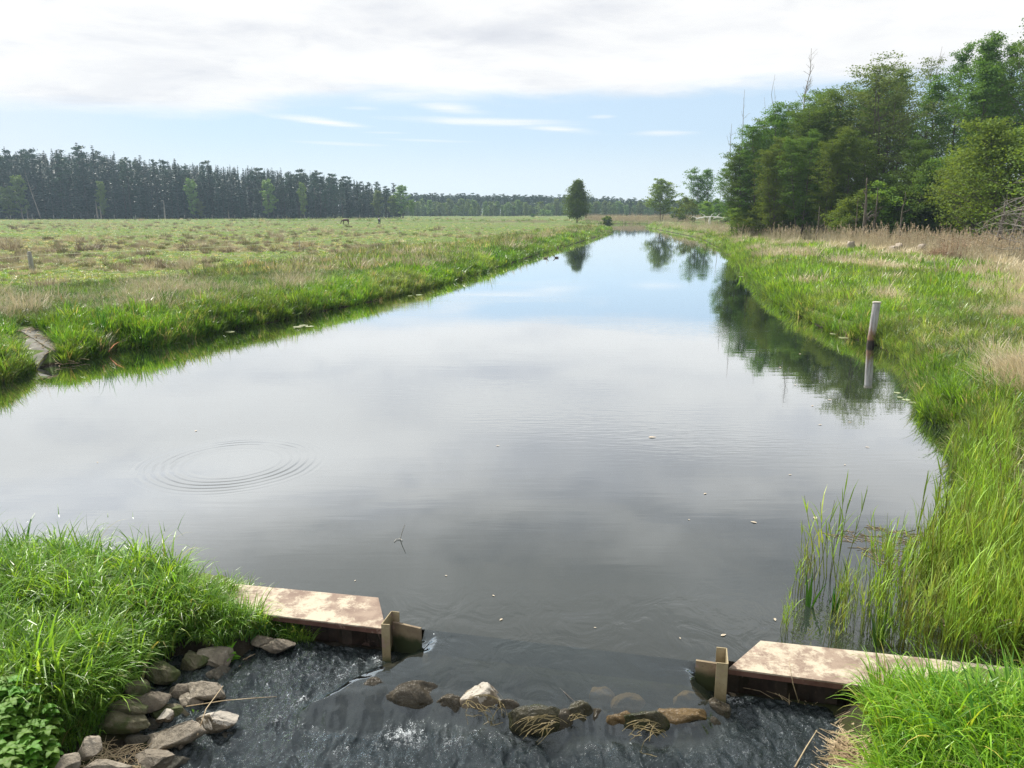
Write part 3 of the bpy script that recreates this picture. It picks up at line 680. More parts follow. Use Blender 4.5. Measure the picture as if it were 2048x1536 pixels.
def shoot(m, r):
    for k in range(5):
        x, y = r.normal(0, .045, 2); h = r.uniform(.40, .78); a = r.uniform(0, 6.28); ln = r.uniform(0, .10)
        tp = np.array([x+math.cos(a)*ln*h, y+math.sin(a)*ln*h, h])
        tube(m, [(x, y, -.15), (x, y, .0), ((x+tp[0])/2, (y+tp[1])/2, h*.5), tp], [.0035, .0035, .003, .0015], 4, False, col=(.80, .62, .42))
        b = MB()
        for q in range(5):
            zz = h*r.uniform(.35, .95); f = zz/h; mm = MB(); blades(mm, 1, .001, (.12, .28), (.15, .5), (.2, 1.1), (.007, .012), 3, r, col=(1, 1, 1))
            v = mm.v[0]+np.array([x+(tp[0]-x)*f, y+(tp[1]-y)*f, zz]); m.add(v, mm.q[0], col=np.array([1, 1, 1])*r.uniform(.75, 1.35))
t_shoot = [tuft_mesh(shoot, 90+k, M['blade'], True) for k in range(5)]
def reedf(m, r, far=False):
    for k in range(7):
        x, y = r.normal(0, .20, 2); h = r.uniform(.9, 1.75); a = r.uniform(0, 6.28); ln = r.uniform(0, .18)
        tp = np.array([x+math.cos(a)*ln*h, y+math.sin(a)*ln*h, h])
        w_ = .012
        tube(m, [(x, y, -.1), ((x+tp[0])/2, (y+tp[1])/2, h*.5), tp], [w_, w_*.8, w_*.6], 3, False)
        if r.uniform() < .55:     # plume drooping to one side
            c = tp+np.stack([r.normal(0, .015, 14)+np.linspace(0, .10, 14)*math.cos(a+.5), r.normal(0, .015, 14)+np.linspace(0, .10, 14)*math.sin(a+.5), np.linspace(-.08, .15, 14)], -1)
            leafquads(m, c, .10, r, 0, .42, col=(.72, .66, .62))
        mm = MB(); blades(mm, 3, .01, (.25, .5), (.3, 1.1), (.2, 1.4), (.012, .024), 2, r)
        for vv_, qq in zip(mm.v, mm.q): m.add(vv_+np.array([x, y, h*r.uniform(.1, .6)]), qq)
t_reed = [tuft_mesh(reedf, 110+k, M['blade'], True) for k in range(5)]
M['bladec'] = leafmat('grass_blade_banded', None, trans=.30, inst=True, rough=.5, vc=True)
M['dryb'] = leafmat('dry_blade', None, trans=.22, inst=True, rough=.6, ttint=(1.05, 1.0, .85))
M['reedb'] = leafmat('reed_blade', None, trans=.20, inst=True, rough=.6, vc=True, ttint=(1.05, 1.0, .85))

GREEN = np.array([.115, .245, .028]); GREEN2 = np.array([.185, .325, .036]); DGREEN = np.array([.045, .14, .020]); GREY = np.array([.135, .20, .085])
STRAW = np.array([.56, .49, .34]); BROWN = np.array([.20, .16, .115]); OLIVE = np.array([.15, .17, .05])
def pal(n, cols, wts, jit=.16, rg=RG):
    cols = np.array(cols); k = rg.choice(len(cols), n, p=np.array(wts)/sum(wts)); a = rg.uniform(0, .45, n)[:, None]
    c = cols[k]*(1-a)+cols[rg.choice(len(cols), n, p=np.array(wts)/sum(wts))]*a
    return c*np.exp(rg.normal(0, jit, n))[:, None]
def vary(P, t, amt=.5):
    a = fbm(P[:, 0]*.8, P[:, 1]*.6, 201, 4)[:, None]; b = fbm(P[:, 0]*.33+9, P[:, 1]*.25, 203, 3)[:, None]
    t = t*(1-amt*.75+amt*1.5*a); g = smooth(b, .42, .66)*.45*amt*2
    return t*(1-g)+g*t.sum(1)[:, None]*np.array([.40, .46, .20])
def place(n, scale, spread=.25, tiltv=.12, rg=RG):
    rot = np.stack([rg.normal(0, tiltv, n), rg.normal(0, tiltv, n), rg.uniform(0, 6.283, n)], -1)
    s = scale*np.exp(rg.normal(0, spread, n)); s = np.stack([s, s, s*np.exp(rg.normal(0, .15, n))], -1); return rot, s
def cand(n, x0, x1, y0, y1, gamma=1.0):
    """points on the ground spread evenly over a wedge of the view"""
    px = RG.uniform(x0, x1, n); py = y0+(y1-y0)*RG.uniform(0, 1, n)**gamma
    P = on_ground(px, py); return P[np.isfinite(P).all(1) & (P[:, 1] > 0)]
def screen_d(P):
    return np.hypot(P[:, 0], P[:, 1])
# --- left bank and meadow
P = cand(110000, -500, 1350, 424, 900, 1.25)
s = sdist(P[:, :2], river); ok = (s > -.05) & (P[:, 1] > 12) & (P[:, 1] < 620)
P, s = P[ok], s[ok]; D = screen_d(P)
lf = (P[:, 0] < np.interp(P[:, 1], [0, 40, 100, 170, 240, 330, 620], [-4, 2, 14, 30, 34, 30, 60]))
P, s, D = P[lf], s[lf], D[lf]
strawn = fbm(P[:, 0]*.35, P[:, 1]*.22, 55, 4); band = fbm(P[:, 0]*.018+3, P[:, 1]*.055, 66, 5); fine = fbm(P[:, 0]*.6, P[:, 1]*.5, 67, 3)
ap = ((((P[:, 0]+14.0)+(P[:, 1]-22.3)*.7)/1.0)**2+((P[:, 1]-22.3)/2.1)**2) < .30+.6*fbm(P[:, 0]*2, P[:, 1]*2, 44, 3)
bankw = 13-3*smooth(P[:, 1], 30, 100)+ 6*(band-.5)
onbank = s < bankw
dens = RG.uniform(0, 1, len(P))
green = onbank & ~ap & ((s < 2.2) | (strawn < .60) | (dens < .72)); 
near = D < 45
nG = green & near
k = nG.sum(); rot, scl = place(k, .72+.25*(s[nG] < 2.0)); gm = fbm(P[nG, 0]*.5, P[nG, 1]*.4, 91, 3)[:, None]
tn = np.where((s[nG] < 2.6)[:, None], pal(k, [GREEN, GREEN2, DGREEN, STRAW*.8], [5, 4, 2, .6]), pal(k, [GREEN, GREY, DGREEN, OLIVE], [3, 5, 3, 1]))*(.55+.9*gm)
gn_scatter('bank_grass', t_bank, P[nG], rot, scl, tn, M['blade'], 'lush green grass on the left river bank')
fG = green & ~near; k = fG.sum(); rot, scl = place(k, .72+.0030*D[fG]); gm = fbm(P[fG, 0]*.4, P[fG, 1]*.22, 92, 3)[:, None]
tn = np.where((s[fG] < 3.0)[:, None], pal(k, [GREEN, GREEN2, DGREEN], [5, 3, 3]), pal(k, [GREEN, GREY, OLIVE, STRAW*.8], [3, 5, 1.5, 1.5]))*(.6+.8*gm)
gn_scatter('bank_grass', t_far, P[fG], rot, scl, tn, M['blade'], 'green grass along the far left bank')
dry = onbank & ~ap & (strawn > .52) & (s > 1.6) & (dens > .80); a_ = dry & near; k = a_.sum(); rot, scl = place(k, 1.05)
gn_scatter('dry_grass', t_dry, P[a_], rot, scl, pal(k, [STRAW, STRAW*.75, OLIVE], [5, 3, 1]), M['dryb'], 'bleached dry grass patches on the left bank')
a_ = dry & ~near; k = a_.sum(); rot, scl = place(k, .9+.004*D[a_])
gn_scatter('dry_grass', t_dryf, P[a_], rot, scl, pal(k, [STRAW*.9, STRAW*.7, OLIVE], [4, 3, 2]), M['dryb'], 'beige dry grass along the far left bank')
mead = ~onbank; bb = band+.35*(fine-.5)
short = mead & (dens < .8); k = short.sum(); rot, scl = place(k, .36+.0022*D[short]); scl[:, 2] *= .50
mix = smooth(bb[short], .53, .68)[:, None]*.85
tn = pal(k, [GREEN*1.2, GREEN2*1.1, GREY*1.2, STRAW*.9], [3, 5, 4, 2.2])*(1-mix)+pal(k, [STRAW*.95, BROWN*1.3, OLIVE*1.2, GREY], [5, 1.6, 2, 3])*mix
gn_scatter('meadow_grass', t_vfar if False else t_far, P[short], rot, scl, tn, M['blade'], 'short grazed green and straw grass of the meadow')
tus = mead & (bb > .53+.10*RG.uniform(-1, 1, len(P))) & (dens > .80); k = tus.sum(); rot, scl = place(k, .62+.0013*D[tus], .45); scl[:, 2] *= .8
tn = pal(k, [BROWN*1.25, BROWN*.85, STRAW*.9, OLIVE*.8], [4, 1.5, 6, 3])
gn_scatter('meadow_tussocks', t_tus, P[tus], rot, scl, tn, M['dryb'], 'brown and dark rush tussocks dotted over the meadow')
# --- right bank
P = cand(95000, 1180, 2700, 428, 1420, 1.35)
s = sdist(P[:, :2], river); D = screen_d(P); u_, v_ = uv(P[:, :2])
rt = (P[:, 0] > np.interp(P[:, 1], [0, 40, 100, 240, 400], [1.5, 2, 12, 34, 40])) & (P[:, 1] < 330) & (v_ > .6) & (s > .0)
P, s, D = P[rt], s[rt], D[rt]; x, y = P[:, 0], P[:, 1]
belt0 = np.interp(y, [0, 40, 60, 80, 110, 160, 320], [14, 13, 10.5, 8.5, 4.5, 2.0, 1.0])
strawn = fbm(x*.42, y*.26, 155, 4)+.16*smooth(s, 3, belt0*1.0)-.03; dens = RG.uniform(0, 1, len(P))
gre = (s < belt0+1) & ((strawn < .60) | (dens < .22) | (s < 1.5)); near = D < 34
nr_ = gre & near & (D < 13) & (dens < .30+.5*smooth(s, .6, 2.2)); k = nr_.sum(); rot, scl = place(k, 1.0)
gn_scatter('bank_grass', t_lush[:2]+t_bank[:3], P[nr_], rot, scl*.95, pal(k, [GREEN2*1.1, GREEN, OLIVE*1.1, STRAW*.8, DGREEN], [6, 4, 1.5, .7, 1]), M['blade'], 'bright green grass on the near right bank')
nr_ = gre & near & (D >= 13); k = nr_.sum(); rot, scl = place(k, .80)
gn_scatter('bank_grass', t_bank, P[nr_], rot, scl, pal(k, [GREEN2*1.1, GREEN, GREY, DGREEN, STRAW*.9], [6, 5, 2, 1.2, 1.0]), M['blade'], 'green grass on the right bank around the white post')
nr_ = gre & ~near; k = nr_.sum(); rot, scl = place(k, .8+.003*D[nr_])
gn_scatter('bank_grass', t_far, P[nr_], rot, scl, pal(k, [GREEN2*1.1, GREEN, GREY], [6, 4, 1.5]), M['blade'], 'green grass on the far right bank below the reeds')
dry = (s < belt0+8) & (s > 1.4) & (strawn > .575); a_ = dry & (D < 40); k = a_.sum(); rot, scl = place(k, 1.05)
gn_scatter('dry_grass', t_dry, P[a_], rot, scl, pal(k, [STRAW*1.15, STRAW, OLIVE], [5, 3, .6]), M['dryb'], 'flattened straw coloured grass on the right bank')
a_ = dry & (D >= 40); k = a_.sum(); rot, scl = place(k, .9+.003*D[a_])
gn_scatter('dry_grass', t_dryf, P[a_], rot, scl, pal(k, [STRAW*1.1, STRAW*.9], [5, 3]), M['dryb'], 'straw coloured grass below the right reed belt')
REEDC = np.array([.56, .49, .37])
def belt(n, x0, x1, y0, y1, test, dens_, sc_, label, name='reeds'):
    P = cand(n, x0, x1, y0, y1); s = sdist(P[:, :2], river); a = test(P, s); P = P[a]; k = len(P); rot, scl = place(k, sc_*.84, .14, .05)
    return gn_scatter(name, t_reed, P, rot, scl, pal(k, [REEDC, REEDC*1.2, STRAW], [5, 3, 2]), M['reedb'], label)
belt(13000, 1300, 2500, 430, 540, lambda P, s: (P[:, 0] > np.interp(P[:, 1], [0, 40, 100, 240, 400], [1.5, 2, 12, 34, 60])) & (P[:, 1] > 36) & (P[:, 1] < 200) & (s > np.interp(P[:, 1], [0, 40, 60, 80, 95, 110, 160, 320], [16, 15, 12.5, 8, 3.5, 2, .8, .3])) & (s < np.interp(P[:, 1], [0, 40, 80, 110, 200], [24, 24, 17, 13, 9])) & (fbm(P[:, 0]*.3, P[:, 1]*.3, 8, 3) > .36+.10*smooth(P[:, 1], 90, 45)), 1, 1.0, 'tall brown reed belt between the right bank and the wood')
belt(4500, 1170, 1420, 430, 452, lambda P, s: (P[:, 1] > 250) & (P[:, 1] < 380) & (s > -.5) & (P[:, 0] > 5), 1, 1.1, 'distant brown reeds where the river bends away')
# --- near clumps beside the weir
def poly_pts(poly, n, lift=0.0, test=None):
    poly = np.array(poly, float); lo, hi_ = poly.min(0), poly.max(0); out = []
    px = RG.uniform(lo[0], hi_[0], n*3); py = RG.uniform(lo[1], hi_[1], n*3); a = inside(px, py, poly); px, py = px[a][:n], py[a][:n]
    return on_ground(px, py, lift)
def clump(poly, n, sc_, cols, wts, label, meshes=None, name='clump_grass', lift=0.0, spread=.2, tilt=.14, mat='blade'):
    P = poly_pts(poly, n, lift); k = len(P); rot, scl = place(k, sc_, spread, tilt)
    return gn_scatter(name, meshes or t_lush, P, rot, scl, pal(k, cols, wts, .14)*np.array([1.12, 1.2, 1.0]), M[mat], label)
LU = [GREEN2*1.05, GREEN, DGREEN]
clump([(-160, 1120), (60, 1120), (180, 1112), (300, 1130), (368, 1160), (395, 1262), (330, 1310), (270, 1360), (225, 1402), (130, 1450), (-160, 1440)], 820, 1.0, LU, [5, 5, 2], 'tall arching green grass on the near left bank')
clump([(60, 1440), (130, 1410), (215, 1400), (225, 1440), (175, 1475), (120, 1510), (70, 1480)], 60, .62, LU, [3, 5, 3], 'low green grass between the nettles and the stones', t_bank)
clump([(385, 1215), (440, 1190), (490, 1198), (560, 1232), (600, 1262), (615, 1288), (560, 1282), (500, 1282), (440, 1285), (385, 1290)], 230, .58, LU, [4, 5, 2], 'green grass tuft hanging over the left weir wall')
clump([(1735, 1420), (1755, 1392), (1800, 1375), (1880, 1385), (1960, 1398), (2200, 1420), (2200, 1700), (1760, 1700), (1770, 1560), (1790, 1510), (1770, 1470)], 700, .90, [GREEN2*1.15, GREEN2, GREEN, DGREEN], [5, 4, 4, 1], 'lush green grass below the right weir wall')
clump([(1985, 940), (2080, 920), (2120, 1060), (2010, 1050)], 40, 1.0, [STRAW*1.2, STRAW], [2, 1], 'tangle of pale dry grass at the right edge above the reed shoots', t_dry, 'dry_grass', mat='dryb')
# reed shoots standing in the shallow water
P = cand(2600, 1560, 2200, 1130, 1330); Pn = at(*[a for a in px_of(P[:, 0], P[:, 1], P[:, 2])], 0.0)
px, py = px_of(P[:, 0], P[:, 1], P[:, 2]); keep = RG.uniform(0, 1, len(P)) < np.interp(px, [1590, 1700, 1850, 1950, 2200], [.012, .035, .09, .32, .85])
pa = at(px[keep], py[keep], 0.0); px2 = RG.uniform(1790, 2010, 900); py2 = RG.uniform(880, 1160, 900)
ed = np.interp(py2, [880, 960, 1050, 1160], [1905, 1900, 1860, 1790]); k2 = (px2 > ed) & (RG.uniform(0, 1, 900) < np.clip((px2-ed)/110+.10, 0, 1)); pb = at(px2[k2], py2[k2]+25, 0)
pp = np.concatenate([pa, pb]); u_, v_ = uv(pp); pp = pp[v_ > .75]; zz = np.minimum(np.maximum(ground_z(pp), -.02), .3); rot, scl = place(len(pp), .92, .22, .06)
gn_scatter('reed_shoots', t_shoot, np.c_[pp, zz], rot, scl, pal(len(pp), [GREEN2*1.5, GREEN2*1.25, OLIVE*1.6], [5, 4, 2], .15), M['bladec'], 'thin bright green reed shoots standing in the shallow water')
# ---------------------------------------------------------------- trees
def colX(px, Y, z=.6): return (px-1024)/F*(Y*cP+(CH-z)*sP)
def htop(py, Y, z=.6):      # height of something standing at distance Y whose top is seen at row py
    v = (768-py)/F; return CH+Y*(-sP+v*cP)/(cP+v*sP)-z
def decid(h, cw, base, nlimb, nleaf, leaf, seed, prof='ovoid', tier=.35, stems=1, sub=4, tr=.013, aspect=.65, lean=0.0, gap=0.0, upang=.75):
    rng = np.random.default_rng(seed); wood, crown = MB(), MB(); cl = []; cw_ = []
    for s_ in range(stems):
        a0 = rng.uniform(0, 6.28); off = 0 if stems == 1 else rng.uniform(.25, .6); sp = 0 if stems == 1 else cw*rng.uniform(.12, .30)
        hh = h*(1 if s_ == 0 else rng.uniform(.78, .97)); n = 9; t = np.linspace(0, 1, n)
        wob = np.cumsum(rng.normal(0, h*.006, (n, 2)), 0)
        P = np.stack([math.cos(a0)*(off*(1-t*.2)+sp*t)+wob[:, 0]+lean*h*t*t, math.sin(a0)*(off+sp*t)+wob[:, 1], hh*t*.97-.1], -1)
        tube(wood, P, h*tr*(1-t*.88)*(1 if stems == 1 else .72), 7)
        nl = int(nlimb/stems)
        for k in range(nl):
            tt = base+(1-base)*((k+rng.uniform(0, 1))/nl)**.9*.97; q = np.array([np.interp(tt, t, P[:, i]) for i in range(3)])
            f = (tt-base)/(1-base)
            if prof == 'cone': L = cw*.5*(1.0-f)**.8*(.55+.45*min(1, f*6))
            elif prof == 'umb': L = cw*.5*(.45+.75*math.sin(min(1, f*1.15+.12)*math.pi)**.7)*(1-.35*f)
            else: L = cw*.5*math.sin((.14+.82*f)*math.pi)**.65
            L *= rng.uniform(.7, 1.12); a = k*2.4+rng.uniform(-.5, .5); ang = upang*(1-.2*f)*rng.uniform(.6, 1.2)
            pts = [q]; d = np.array([math.cos(a)*math.sin(ang+.55), math.sin(a)*math.sin(ang+.55), math.cos(ang+.55)]); m = 5
            for j in range(m):
                d = d+np.array([0, 0, .06])+rng.normal(0, .13, 3); d /= np.linalg.norm(d); pts.append(pts[-1]+d*L/m)
            r0 = h*tr*(1-tt*.88)*.42
            tube(wood, pts, np.linspace(r0, r0*.18, m+1), 4, False)
            for j in range(2, m+1): cl.append(pts[j]); cw_.append(.6+.4*j/m)
            for j in range(sub):
                i0 = rng.integers(1, m); dd = d*.5+rng.normal(0, .6, 3); dd[2] = abs(dd[2])*.45; dd /= np.linalg.norm(dd); l2 = L*rng.uniform(.22, .5)
                e = pts[i0]+dd*l2; tube(wood, [pts[i0], pts[i0]+dd*l2*.55+rng.normal(0, .03*l2, 3), e], [r0*.3, r0*.2, r0*.1], 3, False)
                cl += [e, (e+pts[i0])*.5]; cw_ += [1, .6]
    cl = np.array(cl); wt = np.array(cw_); 
    if gap: wt = wt*(rng.uniform(0, 1, len(wt)) > gap)
    if nleaf:
        k = rng.choice(len(cl), nleaf, p=wt/wt.sum()); sg = cw*.030+.09
        c = cl[k]+rng.normal(size=(nleaf, 3))*np.array([sg, sg, sg*tier])
        c[:, 2] = np.maximum(c[:, 2], .3)
        leafquads(crown, c, leaf, rng, .5, aspect)
    return wood, crown
def conif(h, cw, base, seed, dens=1.0, droop=.25, kind='spruce'):
    rng = np.random.default_rng(seed); wood, crown = MB(), MB(); t = np.linspace(0, 1, 6)
    wob = np.cumsum(rng.normal(0, h*.003, (6, 2)), 0); P = np.c_[wob, h*t*.99-.1]; tube(wood, P, h*.009*(1-t*.93), 6)
    cc, aa, bb = [], [], []; pw = rng.uniform(.5, 1.0)
    if kind == 'spruce':
        z = base*h
        while z < h*.995:
            f = (z/h-base)/(1-base); r = cw*.5*(1-f)**pw*rng.uniform(.75, 1.15)+.12; nb_ = 6 if f < .8 else 5
            for k in range(nb_):
                a = rng.uniform(0, 6.28); rr = r*rng.uniform(.65, 1.15); dr_ = droop*rng.uniform(.3, 1.5); dirn = np.array([math.cos(a), math.sin(a), 0]); sd = np.array([-dirn[1], dirn[0], 0])
                m = 3 if rr > .8 else 2
                for j in range(m):
                    g = (j+.55)/m; c = np.array([0, 0, z])+dirn*rr*g+np.array([0, 0, -dr_*rr*g+.10*rr*g*g])
                    wv = (.34+.16*rr)*(1.25-g*.75); tilt_ = rng.normal(0, .35)
                    cc.append(c); aa.append((dirn+np.array([0, 0, -dr_+.2*g]))*rr/m*1.25); bb.append((sd*math.cos(tilt_)+np.array([0, 0, math.sin(tilt_)]))*wv*1.6)
                    if rng.uniform() < .8:
                        cc.append(c-np.array([0, 0, wv*.35])); aa.append(dirn*rr/m*1.1+sd*rng.normal(0, .2)); bb.append(np.array([0, 0, 1])*wv*.9)
            z += h*.020*rng.uniform(.7, 1.3)/dens
        for k in range(14):
            a = rng.uniform(0, 6.28); zz = h*rng.uniform(.06, base+.05); L = rng.uniform(.5, 1.8); tube(wood, [(0, 0, zz), (math.cos(a)*L, math.sin(a)*L, zz-.1*L)], [.03, .01], 3, False)
    else:
        for k in range(int(26*dens)):
            f = rng.uniform(0, 1)**.8; z = h*(base+(1-base)*f); L = cw*.5*math.sin((.2+.72*f)*math.pi)**.7*rng.uniform(.5, 1.1); a = rng.uniform(0, 6.28)
            e = np.array([math.cos(a)*L, math.sin(a)*L, z+L*.25]); tube(wood, [(0, 0, z), e*[.6, .6, 1]-[0, 0, .1*L], e], [h*.003, h*.002, h*.001], 3, False)
            for j in range(46):
                c = e*[.75, .75, 1]+rng.normal(0, 1, 3)*np.array([.28, .28, .13])*(cw*.22+.5); cc.append(c); v1 = rng.normal(0, 1, 3); v1 /= np.linalg.norm(v1); aa.append(v1*.75); v2 = np.cross(v1, rng.normal(0, 1, 3)); bb.append(v2/np.linalg.norm(v2)*.4)
    cc, aa, bb = map(np.array, (cc, aa, bb)); n = len(cc)
    v = np.stack([cc-aa*.5, cc+bb*.5, cc+aa*.55, cc-bb*.5], 1).reshape(-1, 3); crown.add(v, np.arange(n*4).reshape(n, 4)); return wood, crown
def tree_proto(name, wc, bark, leaf):
    wood, crown = wc; return (wood.mesh(name+'_trunk', bark, True), crown.mesh(name+'_crown', leaf) if crown.n else None)
def put_tree(name, proto, loc, sc_, rz, label, cat, group=None, sxy=None, leafm=None):
    r = empty(name, loc, rz); s_ = sxy or sc_; r.scale = (s_, s_, sc_)
    a = bpy.data.objects.new('trunk', proto[0]); C.objects.link(a); a.parent = r
    if proto[1]:
        b = bpy.data.objects.new('crown', proto[1]); C.objects.link(b); b.parent = r
        if leafm: b.material_slots[0].link = 'OBJECT'; b.material_slots[0].material = leafm
    return tag(r, label, cat, group)
rn = random.Random(4)
spr = [tree_proto('spruce', conif(30, rn.uniform(5.2, 9.0), rn.uniform(.03, .20), 200+k), M['bark_conifer'], M['needles']) for k in range(8)]
pin = [tree_proto('pine', conif(24, 6.5, rn.uniform(.22, .45), 230+k, 1, kind='pine'), M['bark_conifer'], M['needles_pine']) for k in range(5)]
TOP = ([-400, 0, 60, 120, 180, 240, 300, 400, 500, 600, 700, 745, 790, 830], [304, 306, 300, 302, 298, 306, 316, 322, 332, 338, 350, 366, 372, 380])
def fy(px): return np.interp(px, [-400, 0, 400, 600, 830], [335, 338, 352, 365, 385])
for k in range(292):
    row = k % 4; px = -120+930*((k//4+rn.uniform(.0, 1))/73); Y = float(fy(px))+row*7+rn.uniform(-2.5, 2.5)
    X = colX(px, Y); z0 = gz(X, Y)
    top = float(np.interp(px, *TOP))+rn.uniform(-4, 30)*(1 if row < 3 else .5)+(row == 0)*6
    if rn.random() < .13: top -= rn.uniform(4, 14)
    H = htop(top, Y, z0)
    isp = rn.random() < (.62 if px > 560 else .16)
    if isp: put_tree('pine_tree', rn.choice(pin), (X, Y, z0), H/24, rn.uniform(0, 6), 'tall dark pine with a rounded top among the left forest edge', 'pine tree', 'pines of the left forest edge')
    else: put_tree('spruce_tree', rn.choice(spr), (X, Y, z0), H/30, rn.uniform(0, 6), 'dark blue green spruce standing in the dense left forest edge', 'spruce tree', 'spruces of the left forest edge', sxy=H/30*rn.uniform(.9, 1.25))
# the wood's interior behind its edge: one mass
def merged(proto):
    me = proto[0].copy(); b = bmesh.new(); b.from_mesh(me); nf = len(b.faces); b.from_mesh(proto[1]); b.faces.ensure_lookup_table()
    for i in range(nf, len(b.faces)): b.faces[i].material_index = 1
    me.materials.clear(); me.materials.append(proto[0].materials[0]); me.materials.append(proto[1].materials[0]); b.to_mesh(me); b.free(); return me
def gn_trees(name, meshes, pts, scl, label):
    o = gn_scatter(name, meshes, pts, np.stack([np.zeros(len(pts)), np.zeros(len(pts)), RG.uniform(0, 6, len(pts))], -1), np.repeat(scl[:, None], 3, 1), np.ones((len(pts), 3)), M['needles'], label)
    ng = o.modifiers[0].node_group; go = [n for n in ng.nodes if n.type == 'GROUP_OUTPUT'][0]; ip = [n for n in ng.nodes if n.type == 'INSTANCE_ON_POINTS'][0]
    ng.links.new(ip.outputs[0], go.inputs[0]); return o
n = 1200; px = RG.uniform(-800, 790, n); Y = np.array([fy(p) for p in px])+np.where(px > -130, RG.uniform(30, 95, n), RG.uniform(0, 60, n)); X = np.array([colX(p, y_) for p, y_ in zip(px, Y)]); z = ground_z(np.c_[X, Y])
H = np.array([htop(float(np.interp(p, *TOP))+RG.uniform(4, 26), y_, .6) for p, y_ in zip(px, Y)])
gn_trees('forest', [merged(p) for p in spr[:4]], np.c_[X, Y, z], H/30, 'dark interior of the left spruce forest')
# birches, bright broadleaf trees and dead stems in front of the spruces
bir = [tree_proto('broadleaf', decid(14, 7.5, .12, 30, 3400, .55, 260+k, 'ovoid', .6, sub=3), M['bark'], M['leaf_birch']) for k in range(4)]
for px, top, wf, lb in ((45, 352, 1, 'grey green birch with pale trunk at the left end of the forest'), (20, 372, 1.1, 'dull green birch at the far left forest corner'), (388, 356, .9, 'bright green broadleaf tree among dark spruces, nearly central in the forest'),
                        (402, 402, 1.0, 'small light green tree below the bright one at the forest edge'), (538, 360, 1.1, 'olive yellow tree between dark spruces'), (608, 364, .7, 'small yellow green crown just before the pines'), (207, 362, .6, 'faint yellow green crown high between spruces'),
                        (757, 382, .9, 'pale green tree in front of the last pines'), (806, 372, 1.2, 'bright green broadleaf tree closing the forest at its right end'), (785, 392, 1.0, 'green broadleaf tree just left of the forest end'), (824, 398, .8, 'small pale tree detached beyond the forest end')):
    Y = float(fy(px))-6; X = colX(px, Y); z0 = gz(X, Y); H = htop(top, Y, z0)
    put_tree('broadleaf_tree', bir[int(px) % 4], (X, Y, z0), H/14, px, lb, 'broadleaf tree', leafm=None, sxy=H/14*wf*(.8 if H > 16 else 1.0))
def bare(h, seed, r0, nb=16, L=.3, lean=0.0, up=.5, wig=.012):
    rng = np.random.default_rng(seed); mb = MB(); n = 9; t = np.linspace(0, 1, n); w_ = np.cumsum(rng.normal(0, h*wig, (n, 2)), 0)
    P = np.c_[w_[:, 0]+lean*h*t, w_[:, 1], h*t-.15]; tube(mb, P, r0*(1-t*.85), 6)
    for k in range(nb):
        tt = rng.uniform(.3, .97); q = np.array([np.interp(tt, t, P[:, i]) for i in range(3)]); a = rng.uniform(0, 6.28); l = h*L*(1.15-tt)*rng.uniform(.4, 1)
        d = np.array([math.cos(a), math.sin(a), up+rng.uniform(-.2, .6)]); d /= np.linalg.norm(d); pts = [q]
        for j in range(4): d = d+rng.normal(0, .16, 3)+[0, 0, .08]; d /= np.linalg.norm(d); pts.append(pts[-1]+d*l/4)
        rr = r0*(1-tt*.85)*.62; tube(mb, pts, np.linspace(rr, rr*.35, 5), 4, False)
        for j in range(3):
            i0 = rng.integers(1, 4); dd = d+rng.normal(0, .6, 3); dd /= np.linalg.norm(dd); tube(mb, [pts[i0], pts[i0]+dd*l*.3], [rr*.5, rr*.25], 3, False)
    return mb
for px, top, lean, r0, nb, lb in ((83, 343, -.22, .22, 5, 'pale dead tree leaning left against the dark forest'), (196, 402, 0, .42, 0, 'thick broken pale snag, left of the close pair'), (203, 409, 0.0, .38, 0, 'shorter broken pale snag, right of the close pair'), (330, 400, 0, .42, 0, 'lone broken pale snag in front of the forest'),
                              (458, 418, -.05, .25, 0, 'thin pale leaning snag at the forest edge'), (56, 412, 0, .22, 0, 'pale stem standing beside the left birch'), (47, 416, -.04, .22, 0, 'short pale leaning stem left of the pale stem')):
    Y = float(fy(px))-9; X = colX(px, Y); z0 = gz(X, Y); o = bare(htop(top, Y, z0), int(px), r0, nb, .25, lean, wig=.004).obj('dead_snag' if nb == 0 else 'dead_tree', M['bark_dead'], smooth_=True); o.location = (X, Y, z0)
    if nb == 0: o.data.transform(__import__('mathutils').Matrix.Scale(1, 4))
    tag(o, lb, 'dead tree')
FP = None
for k, px in enumerate((22, 65, 108, 148, 190, 229, 272, 318, 370, 425, 470, 520, 556, 610, 668, 720)):
    Y = float(fy(px))-13; X = colX(px, Y); z0 = gz(X, Y)
    if FP is None:
        mb = MB(); rg_ = np.random.default_rng(3); tube(mb, [(0, 0, -.2), (.02, .01, .8), (.0, .02, 1.7), (0, .02, 1.75)], [.12, .115, .11, .06], 8); FP = mb.mesh('fence_post', M['bark_pale'], True)
    o = bpy.data.objects.new('fence_post', FP); C.objects.link(o); o.location = (X, Y, z0); o.rotation_euler = (0, rn.uniform(-.05, .05), k); tag(o, 'pale wooden fence post in the row along the foot of the forest', 'fence post', 'fence posts along the forest foot')
